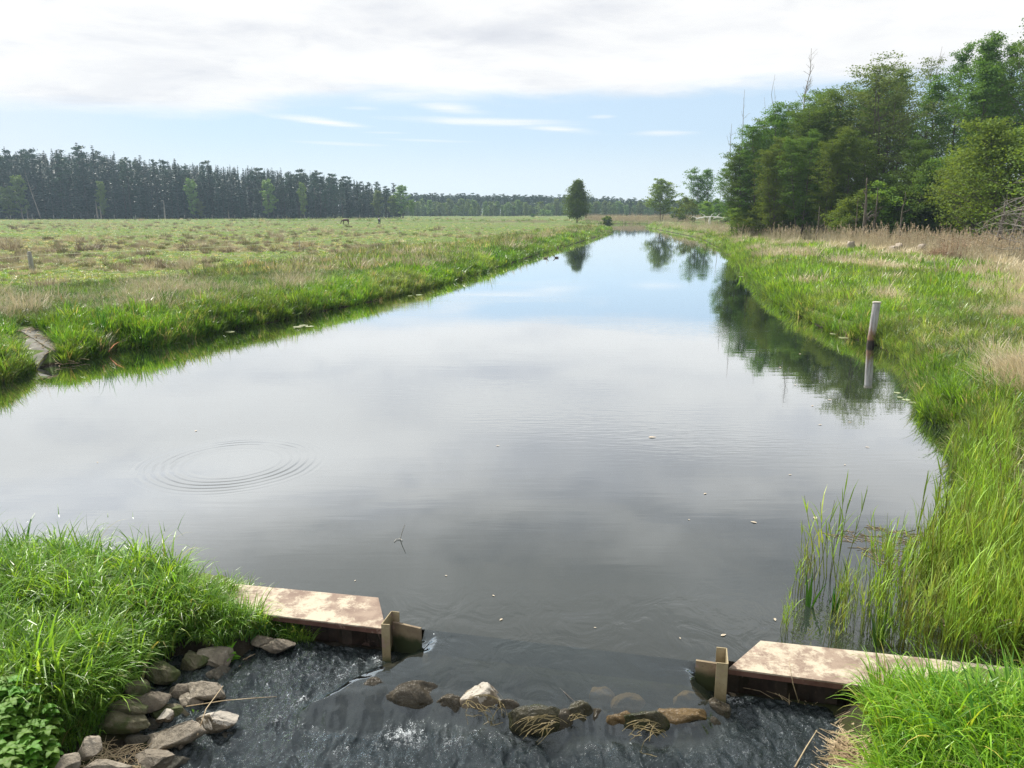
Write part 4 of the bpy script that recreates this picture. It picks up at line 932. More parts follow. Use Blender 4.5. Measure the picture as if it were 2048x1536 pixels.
# far forest closing the meadow
fb = [merged(tree_proto('far_broadleaf', decid(13, 8, .03, 30, 1700, .9, 300+k, 'ovoid', .7, sub=2), M['bark'], M['leaf_birch'])) for k in range(5)]
fpn = [merged(p) for p in pin]
def far_obj(name, me, px, Y, top, ref, label, cat, grp, wf=1.0):
    X = colX(px, Y); z0 = gz(X, Y); H = htop(top, Y, z0); o = bpy.data.objects.new(name, me); C.objects.link(o); o.location = (X, Y, z0); s_ = H/ref; o.scale = (s_*wf, s_*wf, s_); o.rotation_euler = (0, 0, rn.uniform(0, 6)); return tag(o, label, cat, grp)
for k in range(150):
    px = 815+660*(k+rn.random())/150; far_obj('pine_tree', rn.choice(fpn), px, 560+rn.uniform(0, 30), float(np.interp(px, [800, 900, 1150, 1300, 1480], [387, 388, 392, 399, 402]))+rn.uniform(-2, 5), 24, 'small dark pine in the far forest behind the light green trees', 'pine tree', 'pines of the far forest', 1.15)
for k in range(62):
    px = 822+640*(k+rn.random())/62; px += 0
    t0 = rn.choice([398, 400, 403, 406, 410, 414])+(px > 1180)*4
    far_obj('broadleaf_tree', rn.choice(fb), px, 535+rn.uniform(-8, 12), t0, 13, 'light green broadleaf tree at the foot of the far pine forest', 'broadleaf tree', 'broadleaf trees along the far forest', rn.uniform(.7, 1.1))
n = 700; px = RG.uniform(780, 1560, n); Y = RG.uniform(600, 700, n); X = np.array([colX(p, y_) for p, y_ in zip(px, Y)]); H = np.array([htop(float(np.interp(p, [800, 900, 1150, 1300, 1480], [390, 391, 394, 401, 404]))+RG.uniform(0, 6), y_) for p, y_ in zip(px, Y)])
gn_trees('forest', fpn, np.c_[X, Y, ground_z(np.c_[X, Y])], H/24, 'dark mass of the far pine forest')
n = 520; px = RG.uniform(790, 1560, n); Y = RG.uniform(556, 612, n); X = np.array([colX(p, y_) for p, y_ in zip(px, Y)]); H = RG.uniform(6, 10.5, n)
gn_trees('forest', fb, np.c_[X, Y, ground_z(np.c_[X, Y])-.3], H/13, 'green undergrowth between the trunks of the far forest')
# lone trees
def lone(name, px, Y, top, cwf, lb, cat, mat, prof='ovoid', base=.08, nl=60, nleaf=9000, leaf=.34, seed=0, stems=1, tier=.5, bark='bark', **kw):
    X = colX(px, Y); z0 = gz(X, Y); H = htop(top, Y, z0); p = tree_proto(name, decid(H, H*cwf, base, nl, nleaf, leaf, seed, prof, tier, stems, **kw), M[bark], M[mat]); return put_tree(name, p, (X, Y, z0), 1, 0, lb, cat)
lone('alder_tree', 1155, 226, 358, 1.0, 'solitary conical alder on the left bank tip', 'alder tree', 'leaf_alder', 'cone', .04, 120, 18000, .34, 400, 1, .6, upang=.6)
lone('broadleaf_tree', 1322, 262, 356, .86, 'broad round crowned tree, leftmost beyond the river bend', 'broadleaf tree', 'leaf_alder_dark', 'umb', .14, 54, 10000, .42, 401, 3, .35)
lone('alder_tree', 1385, 238, 336, .60, 'slender open alder, left of the pair by the bend', 'alder tree', 'leaf_alder', 'ovoid', .12, 60, 7000, .34, 402, 2, .45, gap=.2, upang=.55)
lone('alder_tree', 1411, 240, 338, .50, 'slender open alder, right of the pair by the bend', 'alder tree', 'leaf_alder', 'ovoid', .12, 50, 6000, .34, 403, 1, .45, gap=.2, upang=.5)
for px, Y, top, cw, lb, mt, sd in ((1372, 228, 392, 1.0, 'dark round bush under the pair of open alders', 'leaf_alder_dark', 404), (1418, 216, 396, 1.0, 'dark green bush at the right foot of the alder pair', 'leaf_alder_dark', 405), (1446, 208, 404, 1.2, 'low olive bush between the alder pair and the wood', 'leaf_alder', 406),
                                   (1212, 262, 432, 1.0, 'tiny dark bush on the bank right of the conical alder', 'leaf_alder_dark', 407), (1066, 420, 427, .9, 'tiny green bush alone in the far meadow', 'leaf_alder', 408), (946, 520, 414, .8, 'small bright green bush before the far forest', 'leaf_birch', 409), (1092, 500, 420, 1.9, 'low wide light green bush before the far forest', 'leaf_birch', 410), (1354, 250, 412, 1.0, 'small dark bush right of the round crowned tree', 'leaf_alder_dark', 411)):
    lone('bush', px, Y, top, cw, lb, 'bush', mt, 'umb', .05, 26, 2600, .40, sd, 3)
# ---- the wood on the right bank
ald = [tree_proto('alder', decid(20, c_, b_, 90, 26000, .21, 500+k, 'ovoid', .36, 2, 6, gap=.10, upang=.66, lean=rn.uniform(-.03, .03)), M['bark'], M['leaf_alder_dark']) for k, (c_, b_) in enumerate(((9, .10), (8.5, .14), (10, .08), (8, .2), (9.5, .1)))]
tall = [tree_proto('alder', decid(22, c_, b_, 70, 17000, .20, 520+k, 'umb', .42, 2, 7, gap=.48, upang=.52, tr=.012, lean=rn.uniform(-.05, .05)), M['bark'], M['leaf_alder_dark']) for k, (c_, b_) in enumerate(((8, .40), (9, .46), (7.6, .44), (8.5, .38)))]
sparse = [tree_proto('alder', decid(22, 7.5, .34, 60, 3600, .22, 540+k, 'ovoid', .2, 1, 7, gap=.4, tr=.010), M['bark'], M['leaf_olive']) for k in range(2)]
oliv = tree_proto('alder', decid(21, 11, .16, 110, 22000, .22, 550, 'ovoid', .28, 3, 6, gap=.2, tr=.012), M['bark'], M['leaf_olive'])
wil = [tree_proto('willow', decid(9, 8.5, .05, 70, 15000, .20, 560+k, 'umb', .5, 3, 5, tr=.016), M['bark'], M['leaf_willow']) for k in range(3)]
shr = [tree_proto('shrub', decid(7, 7.5, .04, 46, 9000, .26, 570+k, 'umb', .5, 3, 4), M['bark'], M['leaf_alder_dark']) for k in range(3)]
WOOD = [  # px, distance, top row, kind, width factor, label
 (1468, 110, 322, 'a', 1.0, 'low dark alder at the left end of the right wood'), (1490, 106, 286, 'a', 1.1, 'dark alder second from the left end of the right wood'),
 (1518, 104, 240, 'a', 1.1, 'rising dark alder just left of the tall bare snag'), (1556, 103, 206, 'a', 1.15, 'dense alder right under the tall bare snag'),
 (1600, 100, 188, 'a', 1.15, 'dense green alder right of the bare snag'), (1642, 98, 168, 'a', 1.0, 'alder with a rounded top between the dense edge and the olive tree'),
 (1680, 104, 182, 'a', 1.0, 'dark alder tucked behind the left side of the olive tree'), (1704, 112, 150, 't', 1.0, 'tall alder showing over the left shoulder of the olive tree'),
 (1744, 96, 124, 'o', 1.15, 'big olive green tree with clustered stems in the middle of the wood'), (1796, 108, 138, 't', 1.0, 'open alder behind the right shoulder of the olive tree'),
 (1832, 104, 104, 's', .9, 'nearly leafless thin tree between the olive tree and the tall alders'), (1868, 98, 94, 't', .9, 'tall open alder with a dark bare stem right of the thin tree'),
 (1908, 102, 86, 't', .9, 'tall alder second right of the thin tree'), (1950, 92, 66, 't', 1.05, 'tallest full crowned alder near the right edge'), (1992, 98, 84, 't', .9, 'tall alder behind the tallest crown'),
 (2034, 90, 56, 't', 1.0, 'tall alder cut by the right edge of the view'), (2090, 88, 60, 't', 1.0, 'tall alder beyond the bright willow at the wood corner'), (2150, 86, 66, 't', 1.0, 'tall alder at the far right of the wood'),
 (1580, 122, 205, 'a', 1.0, 'alder deep behind the bare snag'), (1625, 122, 190, 'a', 1.0, 'alder deep behind the rounded top'), (1535, 124, 236, 'a', 1.0, 'alder deep behind the rising dark alder'), (1500, 128, 276, 'a', 1.0, 'alder deep behind the second alder'), (1660, 124, 176, 'a', 1.0, 'alder deep behind the left side of the olive tree'),
 (1760, 118, 160, 'a', .9, 'shaded alder deep behind the olive tree'), (1820, 116, 236, 'a', .9, 'low shaded alder behind the thin tree'),
 (1890, 116, 190, 't', .9, 'shaded open alder behind the tall stems'), (1970, 112, 130, 't', 1.0, 'shaded alder behind the tallest crown'), (2040, 110, 120, 't', 1.0, 'shaded alder behind the tree at the right edge'), (1698, 88, 258, 'a', .95, 'lower dark alder in front of the olive tree'), (1645, 90, 256, 'a', .95, 'lower dark alder in front of the rounded top'),
 (1596, 93, 260, 'a', .95, 'lower bushy alder in front of the dense edge'), (1545, 97, 276, 'a', .95, 'lower bushy alder left of the lower dark ones'), (1800, 86, 276, 'a', .95, 'mid height green tree right of the olive stems'), (1850, 92, 262, 'a', .9, 'mid height green tree under the tall stems')]
for px, Y, top, kd, wf, lb in WOOD:
    X = colX(px, Y, .9); z0 = gz(X, Y); H = htop(top, Y, z0)*(1.05 if kd == 't' else 1)
    pr, ref = {'a': (ald[int(px) % 5], 20), 't': (tall[int(px/7) % 4], 22), 's': (sparse[0], 22), 'o': (oliv, 21)}[kd]
    put_tree('alder_tree', pr, (X, Y, z0), H/ref, px*.7, lb, 'alder tree', sxy=H/ref*wf, leafm=M['leaf_alder'] if int(px) % 2 == 0 and kd in 'at' else None)
SH = [(1478, 104, 410, 'd', 'dark shrub at the left foot of the wood'), (1510, 102, 402, 'd', 'dark shrub under the first alders'), (1545, 101, 406, 'd', 'dark shrub under the bare snag'), (1583, 100, 398, 'd', 'dark shrub under the dense alders'), (1622, 99, 402, 'd', 'dark shrub left of the olive stems, behind the reeds'),
      (1662, 97, 394, 'd', 'dark shrub next to the olive stems on their left'), (1700, 84, 384, 'd', 'shaded shrub behind the olive stems'), (1768, 93, 350, 'd', 'green shrub right of the olive stems'), (1805, 84, 330, 'w', 'yellow green bush in front of the mid height tree'), (1846, 87, 330, 'd', 'dark shrub left of the big yellow green bush'),
      (1872, 84, 306, 'w', 'big yellow green bush below the tall open alders'), (1915, 88, 340, 'w', 'yellow green bush between the big bush and the willow'), (1950, 76, 300, 'w', 'bright bush at the left side of the tall willow'), (2010, 64, 232, 'w', 'tall bright yellow green willow at the right edge'), (2075, 60, 215, 'w', 'bright willow partly beyond the right edge'),
      (2140, 62, 230, 'w', 'outermost willow on the right'), (1740, 84, 370, 'd', 'shaded shrub deep behind the stems'), (1830, 84, 370, 'd', 'shaded shrub deep under the thin tree'), (1900, 84, 380, 'd', 'shaded shrub deep under the tall alders'), (1985, 84, 350, 'd', 'shaded shrub deep behind the willows')]
for px, Y, top, kd, lb in SH:
    X = colX(px, Y, .9); z0 = gz(X, Y); H = htop(top, Y, z0); pr, ref = (wil[int(px) % 3], 9) if kd == 'w' else (shr[int(px) % 3], 7)
    put_tree('willow_bush' if kd == 'w' else 'shrub', pr, (X, Y, z0), H/ref, px*.3, lb, 'willow' if kd == 'w' else 'shrub', sxy=H/ref*(1.0 if kd == 'w' else 1.2), leafm=M['leaf_alder'] if kd == 'w' and px < 1880 else None)
for px, Y, top, lean, r0, nb, L, lb in ((1568, 140, 96, .02, .22, 44, .30, 'tall bare snag with thin upright branches above the dense alders'), (1543, 138, 146, -.03, .14, 12, .22, 'thin bare snag left of the tall one'), (1527, 135, 172, .02, .10, 6, .2, 'slim bare stem second left of the tall snag'), (1483, 122, 178, -.02, .13, 8, .22, 'bare snag standing at the left edge of the wood'),
                                  (1466, 118, 246, -.10, .13, 10, .3, 'short crooked snag leaning out at the left end of the wood'), (1508, 128, 190, -.04, .10, 6, .2, 'slim bare stem right of the edge snag'), (1433, 225, 342, 0, .12, 8, .3, 'thin bare tree between the alder pair and the wood'), (1836, 120, 92, 0, .13, 40, .28, 'bare twiggy crown beside the nearly leafless tree')):
    X = colX(px, Y); z0 = gz(X, Y); o = bare(htop(top, Y, z0), int(px), r0, nb, L, lean, .8).obj('dead_tree', M['bark_dead'], smooth_=True); o.location = (X, Y, z0); tag(o, lb, 'dead tree')
# stems seen between the reeds and bare low branches at the right edge
for k, (px, Y, top, lean, r0, lb) in enumerate(((1708, 79, 392, -.02, .10, 'slim grey stem left of the thick olive stems'), (1722, 79, 352, -.03, .24, 'thickest grey stem at the foot of the olive tree'), (1740, 80, 372, .03, .17, 'grey stem right of the thickest one'), (1632, 86, 410, 0, .16, 'brown stem showing over the reeds left of the shrubs'), (1797, 76, 380, .04, .12, 'thin stem right of the olive tree foot'),
                                                (1988, 58, 400, .04, .26, 'dark willow stem standing in the dry grass near the right edge'), (2003, 55, 380, .25, .12, 'slanting thin stem beside the dark willow stem'), (2044, 54, 380, -.05, .24, 'dark stem at the very right edge'))):
    X = colX(px, Y); z0 = gz(X, Y); o = bare(htop(top, Y, z0), 700+k, r0, 9, .3, lean, .5, .008).obj('slender_tree', M['bark'], smooth_=True); o.location = (X, Y, z0); tag(o, lb, 'slender tree')
for k, (px, Y, top) in enumerate(((2046, 50, 330), (2085, 47, 300))):
    X = colX(px, Y); z0 = gz(X, Y); mb = MB(); rg_ = np.random.default_rng(800+k)
    for q in range(20):
        a = rg_.uniform(1.6, 4.6); p = np.array([0, 0, rg_.uniform(.8, 4.5)]); d = np.array([math.cos(a), math.sin(a)*.7, rg_.uniform(-.1, .5)]); L = rg_.uniform(1.6, 3.8); pts = [p]
        for j in range(7): d = d+rg_.normal(0, .14, 3)-[0, 0, .05]; d /= np.linalg.norm(d); pts.append(pts[-1]+d*L/7)
        tube(mb, pts, np.linspace(.035, .006, 8), 4, False)
        for j in range(5):
            i0 = rg_.integers(2, 7); dd = d+rg_.normal(0, .6, 3); dd /= np.linalg.norm(dd); tube(mb, [pts[i0], pts[i0]+dd*L*.14+rg_.normal(0, .04, 3), pts[i0]+dd*L*.28], [.012, .008, .004], 3, False)
    tube(mb, [(0, 0, -.2), (.1, 0, 2), (.05, .1, 5)], [.16, .13, .08], 7)
    o = mb.obj('bare_willow', M['bark_dead'], smooth_=True); o.location = (X, Y, z0); tag(o, ['leafless willow arching bare twigs over the dry grass at the right edge', 'leafless willow just outside the right edge'][k], 'willow')
# ---------------------------------------------------------------- posts, fence, stumps, logs
def posts():
    p = at(1741, 690, 0.0); mb = MB(); n = 20; zs = [-.8, 0, .12, .25, .5, .9, 1.2, 1.36, 1.385, 1.39]; pts = [(.045*z, 0, z) for z in zs]
    tube(mb, pts, [.125, .125, .118, .122, .12, .12, .118, .119, .112, .10], 22)
    m, out = newmat('post_wood'); pr = node('ShaderNodeBsdfPrincipled'); pos = geo_pos(); _, _, z = sep(pos); co = vmul(pos, (9, 9, 1.6)); a = noise(co, 1.5, 6, .65)
    c = mixc(sstep(a, .4, .6), (.30, .29, .285), (.46, .45, .45)); c = mixc(sstep(z+(a-.5)*1.6, .75, .35), c, (.27, .16, .10)); c = mixc(sstep(z, .22, .12), c, (.04, .03, .025))
    link(c, pr.inputs['Base Color']); inp(pr, 'Roughness', .85); link(bump(a, .02), pr.inputs['Normal']); link(V(pr.outputs[0]), out.inputs[0])
    o = mb.obj('mooring_post', m, smooth_=True); o.location = (p[0], p[1], 0); tag(o, 'weathered white and brown round wooden post standing in the water at the right bank', 'post')
    mb = MB(); tube(mb, [(0, 0, 1.391), (0, 0, 1.425)], [.135, .13], 22); c = mb.obj('cap', solid('post_cap', (.42, .39, .33), (.54, .51, .45), 8), o, smooth_=False); c.location = (.062, 0, 0)
posts()
root = empty('wire_fence', (colX(67, 44), 44, 0)); tag(root, 'electric tape fence on weathered posts along the left meadow edge', 'fence'); o0 = np.array(root.location)
tops = []
for k, (px, Y, h_, r_) in enumerate(((-330, 33, 1.0, .11), (67, 44, 1.12, .13), (600, 69, .85, .035), (800, 104, .9, .035))):
    X = colX(px, Y); z0 = gz(X, Y); mb = MB(); b = np.array([X, Y, z0])-o0
    tube(mb, [b+[0, 0, -.2], b+[-.02, 0, h_*.4], b+[-.05 if k == 1 else 0, .0, h_], b+[-.06 if k == 1 else 0, 0, h_+.06]], [r_, r_, r_*.85, r_*.35], 9); mb.obj('post', M['bark_pale'], root, smooth_=True); tops.append(b+[0, 0, h_*.86])
for dz_ in (0, -.55):
    mb = MB()
    for a, b in (list(zip(tops[:-1], tops[1:]))[:3] if dz_ == 0 else [(tops[0], tops[1])]):
        t = np.linspace(0, 1, 14)[:, None]; pts = a+(b-a)*t+np.concatenate([np.zeros((14, 2)), -.10*np.sin(t*math.pi)+dz_], 1); tube(mb, pts, .006+.00006*np.linspace(np.linalg.norm(a+o0), np.linalg.norm(b+o0), 14), 4, False)
    mb.obj('wire', solid('fence_tape', (.62, .66, .40), (.75, .78, .55), 3), root)
def stump(px, Y, w_, h_, lb, nm='tree_stump'):
    X = colX(px, Y); z0 = gz(X, Y); mb = MB(); rg_ = np.random.default_rng(int(px)); n = 14
    zs = np.linspace(-.1, h_, 6)
    tube(mb, [(rg_.normal(0, .02), 0, z) for z in zs], w_*(1.25-.3*(zs/h_)), n)
    v = mb.v[0]; v += (rg_.normal(size=v.shape)*w_*.09); o = mb.obj(nm, M.get('stump') or M.setdefault('stump', solid('stump_wood', (.24, .20, .155), (.38, .33, .27), 3, .9, .03)), smooth_=True); o.location = (X, Y, z0); tag(o, lb, 'tree stump')
stump(1700, 66, .30, .75, 'jagged grey stump left of the squat one on the right bank'); stump(1790, 62, .48, .6, 'squat round grey brown stump right of the jagged one'); stump(1842, 60, .3, .7, 'small dark stump between the squat stump and the brush heap')
X, Y = colX(1912, 54), 54; z0 = gz(X, Y); mb = MB(); rg_ = np.random.default_rng(9)
for k in range(1500):
    a = rg_.uniform(0, 6.28); r = rg_.uniform(0, 1)**.6; p = np.array([math.cos(a)*r*2.4, math.sin(a)*r*1.2, (1-r)*1.25*rg_.uniform(.1, 1)]); d = rg_.normal(0, 1, 3)*[1, 1, .45]+[0, 0, .25]; d /= np.linalg.norm(d); L = rg_.uniform(.3, 1.0)
    tube(mb, [p, p+d*L*.5+rg_.normal(0, .05, 3), p+d*L], [.011, .009, .004], 3, False)
o = mb.obj('brush_heap', solid('brush', (.30, .20, .13), (.48, .36, .25), 2, .9, 0)); o.location = (X, Y, z0); tag(o, 'heap of pale brown dead twigs and reeds near the dark willow stem', 'brush heap')
mb = MB()
for k, (px, l, a, b) in enumerate(((1404, 0, 0, 0), )): pass
X, Y = colX(1418, 190), 190.; z0 = gz(X, Y)
for (x0, z1, x1, z2, r_) in ((-3.2, 1.3, 1.2, 1.9, .22), (1.0, 1.6, 3.4, 1.5, .26), (-.5, 1.5, -2.0, 2.6, .10), (1.5, 1.5, 2.8, 2.7, .08), (-3.0, 1.4, -4.2, 1.9, .12), (.2, 1.7, 1.0, 2.6, .07)):
    tube(mb, [(x0, 0, z1), ((x0+x1)/2, .3, (z1+z2)/2+.15), (x1, .1, z2)], [r_, r_*.8, r_*.5], 7)
tube(mb, [(0, 0, -.2), (.1, .1, 1.7)], [.35, .25], 8)
o = mb.obj('fallen_log', solid('bleached_wood', (.62, .60, .56), (.80, .78, .74), 2, .8)); o.location = (X, Y, z0); tag(o, 'bleached white fallen trunk lying over the reeds at the bend', 'fallen trunk')
# ---------------------------------------------------------------- animals
def skin(name, joints, edges, mat, sub=1):
    me = bpy.data.meshes.new(name); me.from_pydata([j[:3] for j in joints], edges, []); me.materials.append(mat); o = bpy.data.objects.new(name, me); C.objects.link(o)
    md = o.modifiers.new('skin', 'SKIN'); 
    if not me.skin_vertices: 
        with bpy.context.temp_override(object=o, active_object=o): pass
    sv = me.skin_vertices[0].data if me.skin_vertices else None
    if sv:
        for i, j in enumerate(joints): sv[i].radius = (j[3], j[4] if len(j) > 4 else j[3])
        sv[0].use_root = True
    s = o.modifiers.new('sub', 'SUBSURF'); s.levels = sub; s.render_levels = sub; return o
HJ = [(0, 0, 1.18, .27, .33), (.45, 0, 1.16, .25, .30), (.75, 0, 1.2, .20, .26), (1.0, 0, 1.05, .13, .20), (1.25, 0, .72, .10, .14), (1.38, 0, .48, .09, .12), (1.50, 0, .28, .075, .09), (1.58, 0, .10, .06, .06),
      (-.45, 0, 1.2, .26, .31), (-.72, 0, 1.22, .19, .24), (-.86, 0, 1.1, .05, .05), (-.92, 0, .75, .06, .06), (-.9, 0, .45, .03, .03),
      (.62, .17, .80, .10, .11), (.62, .17, .48, .06, .065), (.60, .17, .10, .045, .045), (.63, .17, .02, .06, .07), (.62, -.17, .80, .10, .11), (.70, -.17, .48, .06, .065), (.68, -.17, .10, .045, .045), (.71, -.17, .02, .06, .07),
      (-.62, .18, .82, .13, .16), (-.74, .18, .50, .06, .08), (-.66, .18, .12, .045, .05), (-.63, .18, .02, .06, .07), (-.58, -.18, .82, .13, .16), (-.66, -.18, .50, .06, .08), (-.56, -.18, .12, .045, .05), (-.53, -.18, .02, .06, .07),
      (1.24, .07, .88, .025, .03), (1.24, -.07, .88, .025, .03)]
HE = [(0, 1), (1, 2), (2, 3), (3, 4), (4, 5), (5, 6), (6, 7), (0, 8), (8, 9), (9, 10), (10, 11), (11, 12), (2, 13), (13, 14), (14, 15), (15, 16), (2, 17), (17, 18), (18, 19), (19, 20), (8, 21), (21, 22), (22, 23), (23, 24), (8, 25), (25, 26), (26, 27), (27, 28), (4, 29), (4, 30)]
for px, Y, rz, s_, cols, lb in ((692, 200, R(165), 1.0, ((.085, .045, .028), (.12, .065, .04)), 'brown horse grazing side on in the far meadow'), (759, 202, R(-80), 1.1, ((.018, .018, .02), (.03, .03, .03)), 'black horse with a white patch grazing end on in the far meadow')):
    X = colX(px, Y); o = skin('horse', HJ, HE, solid('horse_coat', *cols, 2, .6, 0, c3=(.75, .75, .72) if s_ > 1 else None, s3=1.3)); o.location = (X, Y, gz(X, Y)+.02); o.rotation_euler = (0, 0, rz); o.scale = (s_,)*3; tag(o, lb, 'horse')
DJ = [(0, 0, .06, .09, .08), (.14, 0, .08, .075, .07), (.21, 0, .13, .04, .04), (.25, 0, .22, .035, .035), (.29, 0, .26, .04, .04), (.36, 0, .25, .015, .02), (-.15, 0, .08, .07, .06), (-.27, 0, .11, .03, .02)]
DE = [(0, 1), (1, 2), (2, 3), (3, 4), (4, 5), (0, 6), (6, 7)]
for px, py, rz, cols, lb in ((1091, 517, R(10), ((.20, .16, .12), (.30, .25, .2)), 'pale duck swimming on the river, left of the two'), (1113, 516, R(190), ((.08, .06, .05), (.14, .11, .08)), 'dark duck swimming on the river, right of the two')):
    p = at(px, py, 0); o = skin('duck', DJ, DE, solid('duck_plumage', *cols, 9, .7, 0)); o.location = (p[0], p[1], -.01); o.rotation_euler = (0, 0, rz); o.scale = (.95,)*3; tag(o, lb, 'duck')
# ---------------------------------------------------------------- concrete slabs on the left bank
for quad, lb in (([(34, 690), (62, 676), (98, 702), (72, 716)], 'bare pale grey concrete slab sloping to the water on the left bank'), ([(40, 662), (82, 650), (152, 692), (108, 702)], 'straw covered concrete slab upslope of the bare one'), ([(120, 722), (148, 716), (156, 728), (128, 735)], 'small pale slab corner at the waterline on the left bank')):
    P = on_ground([q[0] for q in quad], [q[1] for q in quad], .0); P[:, 2] += .03; v = np.concatenate([P-[0, 0, .14], P]); mb = MB(); mb.add(v-P[0], [(0, 1, 5, 4), (1, 2, 6, 5), (2, 3, 7, 6), (3, 0, 4, 7), (4, 5, 6, 7), (3, 2, 1, 0)])
    o = mb.obj('concrete_slab', solid('slab_concrete', (.13, .125, .11), (.22, .21, .19), 3, .9, .01, c3=(.10, .10, .06), s3=4)); o.location = P[0]; bevel(o, .02); tag(o, lb, 'concrete slab')
# ---------------------------------------------------------------- litter, plants and small things near the weir
M['mat'] = solid('reed_mat', (.13, .10, .06), (.30, .24, .14), 3, .8, 0, c3=(.42, .36, .24), s3=9)
M['straw'] = solid('straw', (.36, .27, .16), (.58, .47, .31), 3, .8, 0, c3=(.22, .15, .09), s3=9)
def straws(poly, n, L, r_, name, label, dirc=None, spread=9., lift=.0, h=.05, zmin=None):
    P = poly_pts(poly, n); mb = MB(); rg_ = np.random.default_rng(n)
    for p in P:
        a = rg_.uniform(0, 6.28) if dirc is None else rg_.normal(dirc, spread); l = rg_.uniform(*L); d = np.array([math.cos(a), math.sin(a), rg_.normal(0, .12)])*l*.5; c = p+[0, 0, lift+rg_.uniform(.0, h)]
        zz = [max(x, -.30) for x in (c-d)[2:]]; e = c-d; f = c+d; m_ = c+rg_.normal(0, .012, 3)+[0, 0, .01]
        g0 = gz(e[0], e[1]); g1 = gz(f[0], f[1]); e[2] = max(e[2], g0+.004, -.27) if abs(e[2]-g0) < .3 else e[2]; f[2] = max(f[2], g1+.004, -.27) if abs(f[2]-g1) < .3 else f[2]
        if zmin is not None: e[2] = max(e[2], zmin); f[2] = max(f[2], zmin); m_[2] = max(e[2], f[2], m_[2] if m_[2] < zmin+.1 else zmin)
        r0 = r_*rg_.uniform(.5, 1.4); tube(mb, [e, m_, f], [r0, r0, r0*.7], 4, False)
    o = mb.obj(name, M['mat' if 'mat' in name else 'straw']); return tag(o, label, kind='stuff')
straws([(1520, 1388), (1570, 1400), (1640, 1440), (1700, 1480), (1760, 1540), (1780, 1640), (1640, 1640), (1610, 1536), (1650, 1475), (1618, 1428)], 900, (.06, .34), .004, 'straw_litter', 'drift of dead reed straws on the mud below the right weir wall', 2.2, .8)
straws([(200, 1490), (300, 1500), (420, 1400), (470, 1345), (500, 1330), (495, 1380), (420, 1440), (340, 1540), (330, 1640), (120, 1640), (140, 1525)], 240, (.06, .28), .003, 'straw_litter', 'dead straws caught between the left stones')
straws([(395, 1452), (408, 1400), (440, 1370), (490, 1330), (508, 1330), (500, 1362), (460, 1395), (420, 1440), (402, 1475)], 130, (.15, .42), .0035, 'straw_litter', 'bundle of straws washed along the edge of the left stones', .85, .3, .03, .10)
straws([(30, 660), (90, 645), (180, 712), (110, 718), (60, 690)], 160, (.15, .6), .008, 'straw_litter', 'dead straws strewn over the concrete slabs on the left bank')
straws([(1640, 1225), (1700, 1205), (1800, 1150), (1900, 1080), (1960, 1100), (2060, 1220), (2060, 1330), (1950, 1318), (1850, 1300), (1740, 1262)], 900, (.05, .32), .0035, 'dead_reed_mat', 'brown mat of dead reed bits floating between the reed shoots', zmin=.004, h=.01)
straws([(170, 1520), (320, 1500), (330, 1600), (150, 1600)], 260, (.05, .26), .003, 'straw_litter', 'tangled heap of dry straws at the lower left edge', None, 1, .0, .09)
straws([(640, 1300), (1, 1)], 1, (.1, .2), .003, 'straw_litter', 'x') if False else None
def stick(pts, r_, nm, lb, mat='straw', cat='stalk'):
    P = np.array(pts, float); mb = MB(); tube(mb, P-P[0], np.linspace(r_, r_*.5, len(P)), 6); o = mb.obj(nm, M[mat], smooth_=True); o.location = P[0]; return tag(o, lb, cat)
a3 = lambda px, py, z: tuple(at3(px, py, z))
stick([a3(1597, 1404, -.10), a3(1586, 1368, .10), a3(1578, 1322, .30)], .005, 'dry_stalk', 'pale dry stalk leaning up over the right weir wall')
stick([a3(372, 1413, -.14), a3(450, 1401, -.14), a3(510, 1396, -.16), a3(558, 1393, -.18)], .0045, 'dry_stalk', 'long straw reaching from the left stones over the rapids')
stick([a3(395, 1470, -.1), a3(412, 1418, -.02), a3(446, 1372, 0.0)], .006, 'dry_stalk', 'thick bent straw standing up by the white topped stone')
stick([a3(1590, 1534, -.2), a3(1612, 1495, -.18), a3(1634, 1460, -.16)], .007, 'dry_stalk', 'thick straw lying at the waterline below the right wall')
stick([a3(1470, 1372, -.2), a3(1520, 1382, -.19), a3(1565, 1408, -.2)], .004, 'dry_stalk', 'green brown straw along the moss edge below the right wall')
# reeds draped over boulders
for k, (px, py, w_, zc) in enumerate(((966, 1399, .18, .12), (1080, 1441, .24, .07), (1160, 1430, .12, .07), (1290, 1450, .19, .065))):
    c = at(px, py, zc); mb = MB(); rg_ = np.random.default_rng(30+k)
    for q in range(30 if k != 2 else 6):
        a = rg_.normal([2.4, .5, .2, .1][k], .6); off = rg_.normal(0, w_*.42); t0 = rg_.uniform(-1.3, .2); t = np.linspace(t0, t0+rg_.uniform(.5, 1.3), 6); wg = np.cumsum(rg_.normal(0, .007, 6))
        if k == 0: off = w_*.8*rg_.choice([-1, 1])*rg_.uniform(.8, 1.1)
        px_ = np.sin(t)*w_*math.cos(a)-(off+wg)*math.sin(a); py_ = (np.sin(t)*w_*math.sin(a)+(off+wg)*math.cos(a))*.75; q2 = np.clip((px_**2+(py_/.75)**2)/(w_*1.15)**2, 0, 1)
        tube(mb, np.stack([px_, py_, np.sqrt(1-q2)*.165-.155+rg_.uniform(0, .012)], -1), rg_.uniform(.0018, .0036), 4, False)
    o = mb.obj('dead_reeds', M['straw_dark'] if 'straw_dark' in M else M.setdefault('straw_dark', solid('wet_straw', (.12, .10, .045), (.34, .27, .13), 6, .5, 0, c3=(.50, .42, .28), s3=14))); o.location = (c[0], c[1], zc); tag(o, ['dead reeds wrapped round the white topped boulder', 'dead reeds draped over the broad weedy boulder', 'few dark twigs lying on the small blocky boulder', 'matted dead reeds capping the rounded boulder'][k], 'dead reeds')
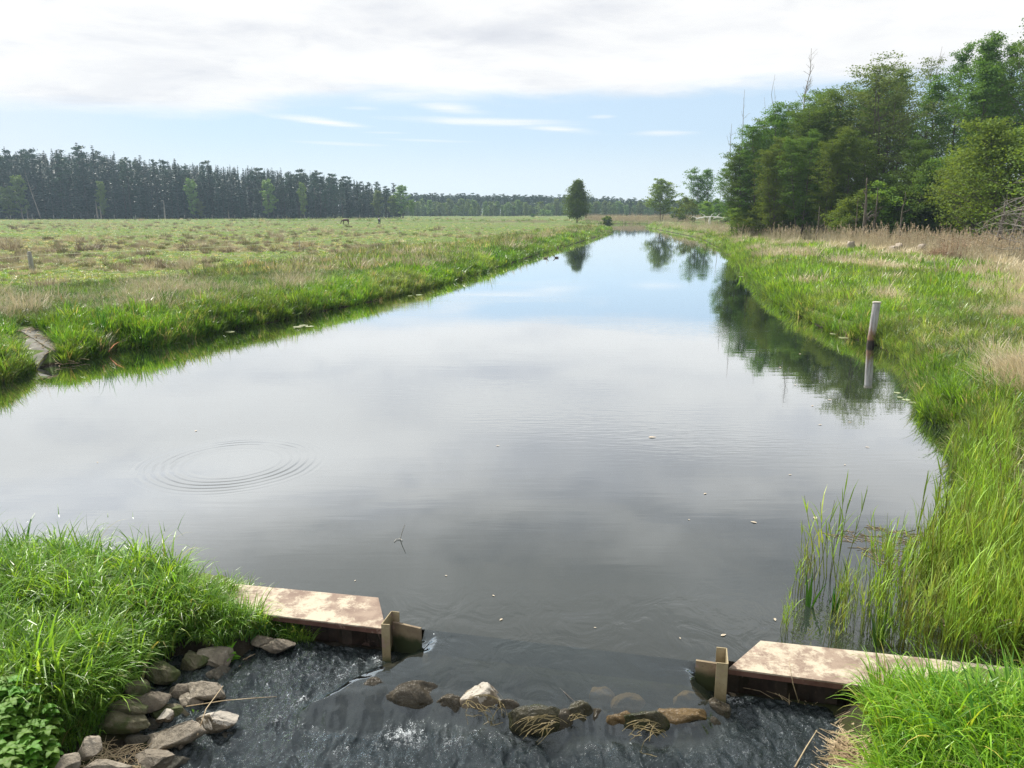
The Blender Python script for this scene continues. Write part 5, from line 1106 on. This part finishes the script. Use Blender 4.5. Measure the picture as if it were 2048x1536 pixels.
stick([a3(1120, 1376, -.01), a3(1140, 1395, .01), a3(1170, 1420, .03)], .0035, 'twig', 'thin dark twig pointing from the small blocky boulder upstream', 'bark', 'twig')
# the forked twig standing in the river
p = at(800, 1079, 0); mb = MB(); s1 = .0045
for pts in ([(.0, 0, -.2), (0, 0, 0), (.03, .0, .10), (.07, .01, .21)], ): tube(mb, pts, [.006, .006, .005, .0035], 5)
tube(mb, [(0, 0, .012), (-.05, -.02, .012), (-.065, -.09, .01)], [.005, .004, .004], 5); tube(mb, [(0, 0, .012), (.04, -.05, .012)], [.005, .004], 5)
o = mb.obj('twig', M['bark_pale']); o.location = (p[0], p[1], 0); tag(o, 'forked twig poking out of the still water in mid river', 'twig')
# broad leaves
def leaf(mb, base, dirv, L, W, droop, rng, fold=.25, seg=6, shape=1.0, col=None):
    d = np.array(dirv, float); d /= np.linalg.norm(d); p = np.array(base, float); sd = np.cross(d, [0, 0, 1.]); sd /= np.linalg.norm(sd)+1e-9; vs = []
    for i in range(seg+1):
        t = i/seg; w_ = W*.5*(math.sin(min(1, t**.75*1.02)*math.pi)**.8 if 0 < t < 1 else .04)*shape; up = np.cross(sd, d)
        vs += [p-sd*w_+up*w_*fold, p, p+sd*w_+up*w_*fold]; p = p+d*L/seg; d = d+np.array([0, 0, -droop/seg]); d /= np.linalg.norm(d)
    q = []
    for i in range(seg): a = i*3; q += [(a, a+1, a+4, a+3), (a+1, a+2, a+5, a+4)]
    mb.add(vs, q, col=col)
M['dock'] = leafmat('dock_leaf', (.06, .19, .03), (.09, .24, .035), .35, scale=8, rough=.4)
M['bright'] = leafmat('bright_leaf', (.16, .36, .03), (.20, .42, .045), .4, scale=8, rough=.4)
M['nettle'] = leafmat('nettle_leaf', (.10, .23, .022), (.14, .29, .03), .34, scale=6, rough=.6)
M['iris'] = leafmat('iris_leaf', (.035, .13, .018), (.06, .19, .02), .3, scale=5, rough=.35)
def plant(px, py, lift, nm, lb, cat, leaves, mat, stem=None):
    P = on_ground(px, py, 0)[0]; P = at3(px, py, P[2]+lift) if lift else Vector(P); o = empty(nm, P); tag(o, lb, cat); rg_ = np.random.default_rng(int(px)); mb = MB()
    for (a, el_, L, W, dr_, h) in leaves: leaf(mb, (0, 0, h), (math.cos(a)*math.cos(el_), math.sin(a)*math.cos(el_), math.sin(el_)), L, W, dr_, rg_)
    mb.obj('leaves', M[mat], o, smooth_=True); return o
rg_ = np.random.default_rng(77)
plant(322, 1308, 0, 'dock_plant', 'dock plant with two big upright blades and broad lower leaves above the stones', 'dock plant', [(.45, 1.05, .50, .10, .5, .02), (2.75, .95, .42, .075, .3, .02), (1.5, .6, .35, .10, .9, .02)]+[(rg_.uniform(0, 6.28), rg_.uniform(.1, .7), rg_.uniform(.14, .26), rg_.uniform(.05, .08), 1.0, .02) for k in range(12)], 'dock')
def leafy(px, py, lift, n, h, lb, s_=1.0):
    rg_ = np.random.default_rng(int(px)); L = []
    for k in range(n): L.append((k*2.4+rg_.uniform(-.3, .3), rg_.uniform(.1, 1.1), rg_.uniform(.07, .12)*s_, rg_.uniform(.035, .05)*s_, .8, h*k/n))
    return plant(px, py, lift, 'leafy_plant', lb, 'leafy plant', L, 'bright')
leafy(462, 1338, .0, 30, .20, 'pale green leafy seedling growing from the left stones', 1.15); leafy(428, 1330, .0, 12, .08, 'small pale green seedling left of the larger leafy one', .9)
leafy(392, 1436, .03, 10, .05, 'tiny pale green rosette on the straws between the stones', .55); leafy(282, 1424, .03, 8, .05, 'tiny green seedling at the grass edge above the widest stone', .5)
# nettles: three built, the rest copied
def nettle(seed):
    rg_ = np.random.default_rng(seed); st, lv = MB(), MB()
    for s_ in range(3):
        x, y = rg_.normal(0, .03, 2); h = rg_.uniform(.26, .42); lx, ly = rg_.normal(0, .05, 2); tube(st, [(x, y, -.02), (x+lx*.5, y+ly*.5, h*.5), (x+lx, y+ly, h)], [.003, .0025, .002], 5)
        a0 = rg_.uniform(0, 3)
        for k in range(7):
            f = .25+.75*k/6; z = h*f; s2 = .085*(1.15-.6*abs(f-.55))
            for j in range(2 if k < 6 else 4):
                a = a0+k*1.57+j*(3.14 if k < 6 else 1.57)+rg_.normal(0, .2); leaf(lv, (x+lx*f, y+ly*f, z), (math.cos(a), math.sin(a), .35), s2*rg_.uniform(.8, 1.15), s2*.62, 1.1, rg_, .3, 5)
    return st.mesh('nettle_stem', M['nettle']), lv.mesh('nettle_leaves', M['nettle'], True)
NT = [nettle(k) for k in range(5)]
P = poly_pts([(-60, 1440), (0, 1425), (50, 1432), (100, 1460), (118, 1500), (112, 1560), (60, 1700), (-60, 1700)], 120)
for k, p in enumerate(P):
    r = empty('nettle_plant', p, rn.uniform(0, 6)); r.scale = (rn.uniform(.8, 1.1),)*3; tag(r, 'leafy green nettle in the thick stand at the lower left corner', 'nettle', 'nettles in the lower left corner'); s_, l_ = NT[k % 5]
    for nm, me in (('stem', s_), ('leaves', l_)): c = bpy.data.objects.new(nm, me); C.objects.link(c); c.parent = r
P = poly_pts([(150, 1400), (225, 1385), (250, 1400), (215, 1440), (150, 1440)], 14)
for k, p in enumerate(P):
    r = empty('nettle_plant', p, rn.uniform(0, 6)); r.scale = (.62,)*3; tag(r, 'small nettle growing at the grass edge above the stones', 'nettle', 'nettles at the grass edge'); s_, l_ = NT[k % 5]
    for nm, me in (('stem', s_), ('leaves', l_)): c = bpy.data.objects.new(nm, me); C.objects.link(c); c.parent = r
# iris fans in the shallow water
for px, py, n_, h_, lb in ((1617, 1212, 4, .40, 'thin dark green iris fan, leftmost in the shallow water'), (1668, 1222, 8, .42, 'sturdy dark green iris fan rising from the water'), (1757, 1292, 9, .48, 'broad iris fan with a bent leaf just behind the right wall'), (1700, 1190, 3, .42, 'sparse iris fan with a kinked leaf right of the sturdy one')):
    p = at(px, py, 0); mb = MB(); rg_ = np.random.default_rng(px)
    blades(mb, n_, .025, (h_*.8, h_*1.3), (.0, .34), (.0, .5), (.026, .038), 5, rg_, col=(1, 1, 1)); o = mb.obj('iris_plant', M['iris']); o.location = (p[0], p[1], -.03); tag(o, lb, 'iris plant')
# white stone in the reeds, lily pads, floating bits
stone('river_stone', 1963, 1198, 40, 30, .22, 'white', 'creamy white block lying among the reed shoots on the right', seed=90)
M['pad'] = leafmat('pad_leaf', (.30, .36, .20), (.42, .46, .30), .1, scale=5, rough=.35)
PADS = [(596, 654), (607, 651), (619, 653), (352, 686), (460, 664), (820, 592), (838, 590), (1540, 590), (1482, 553), (1700, 672), (1716, 666), (1688, 676), (1668, 668), (1800, 795), (1812, 800), (1826, 806), (1794, 786), (1726, 654), (1648, 640), (1215, 470), (1100, 508)]
pm = MB(); th = np.linspace(.25, 6.03, 18); pm.add(np.concatenate([[[0, 0, .004]], np.stack([np.cos(th), np.sin(th), .004+.03*np.sin(th*3)**2], -1)]), t=[(0, i, i+1) for i in range(1, 18)]); pm = pm.mesh('lily_pad', M['pad'], True)
for k, (px, py) in enumerate(PADS):
    p = at(px, py, 0); o = bpy.data.objects.new('lily_pad', pm); C.objects.link(o); s_ = rn.uniform(.10, .2)*(1 if p[1] > 20 else .5); o.scale = (s_, s_, .3); o.location = (p[0], p[1], .004); o.rotation_euler = (0, 0, k); tag(o, 'small pale floating lily pad near the river bank', 'lily pad', 'floating lily pads along the banks')
fm = MB(); leaf(fm, (-.5, 0, 0), (1, 0, .1), 1, .45, .2, rn, .3); fm = fm.mesh('floating_leaf', solid('dead_leaf', (.34, .26, .18), (.55, .50, .40), 3, .6, 0), True)
for k, (px, py, s_) in enumerate(((1305, 875, .16), (1630, 1036, .11), (1507, 1045, .09), (1410, 988, .07), (1378, 1040, .04), (996, 892, .07), (392, 862, .08), (892, 1152, .035), (1002, 1240, .05), (987, 1192, .04), (1447, 1271, .07), (1360, 1277, .03), (1190, 1256, .03), (710, 1162, .03), (1735, 895, .08), (1690, 930, .05), (1700, 1000, .05), (1580, 950, .06), (1550, 1240, .06), (1660, 800, .1), (1625, 812, .09), (1590, 770, .09), (1640, 850, .09), (1560, 735, .12), (1700, 845, .08), (1600, 708, .1), (195, 925, .05))):
    p = at(px, py, 0); o = bpy.data.objects.new('floating_leaf', fm); C.objects.link(o); o.scale = (s_, s_, s_*.5); o.location = (p[0], p[1], .006); o.rotation_euler = (0, 0, k*1.3); tag(o, 'tiny dead leaf fragment floating on the open water', 'floating leaf', 'leaf fragments floating on the river')
# ---------------------------------------------------------------- haze
if HAZE:
    mb = MB(); x0, x1, y0, y1, z0, z1 = -900, 900, -60, 1400, -3.0, 48
    mb.add([(x0, y0, z0), (x1, y0, z0), (x1, y1, z0), (x0, y1, z0), (x0, y0, z1), (x1, y0, z1), (x1, y1, z1), (x0, y1, z1)], [(0, 3, 2, 1), (4, 5, 6, 7), (0, 1, 5, 4), (1, 2, 6, 5), (2, 3, 7, 6), (3, 0, 4, 7)])
    m, out = newmat('haze_air'); vp = node('ShaderNodeVolumePrincipled'); vp.inputs['Density'].default_value = HAZE; vp.inputs['Color'].default_value = (.62, .82, 1.0, 1); vp.inputs['Anisotropy'].default_value = .3
    link(V(vp.outputs[0]), out.inputs['Volume']); tag(mb.obj('haze', m), 'thin bluish air over the far meadow and forests', kind='stuff')
#@@NEXT
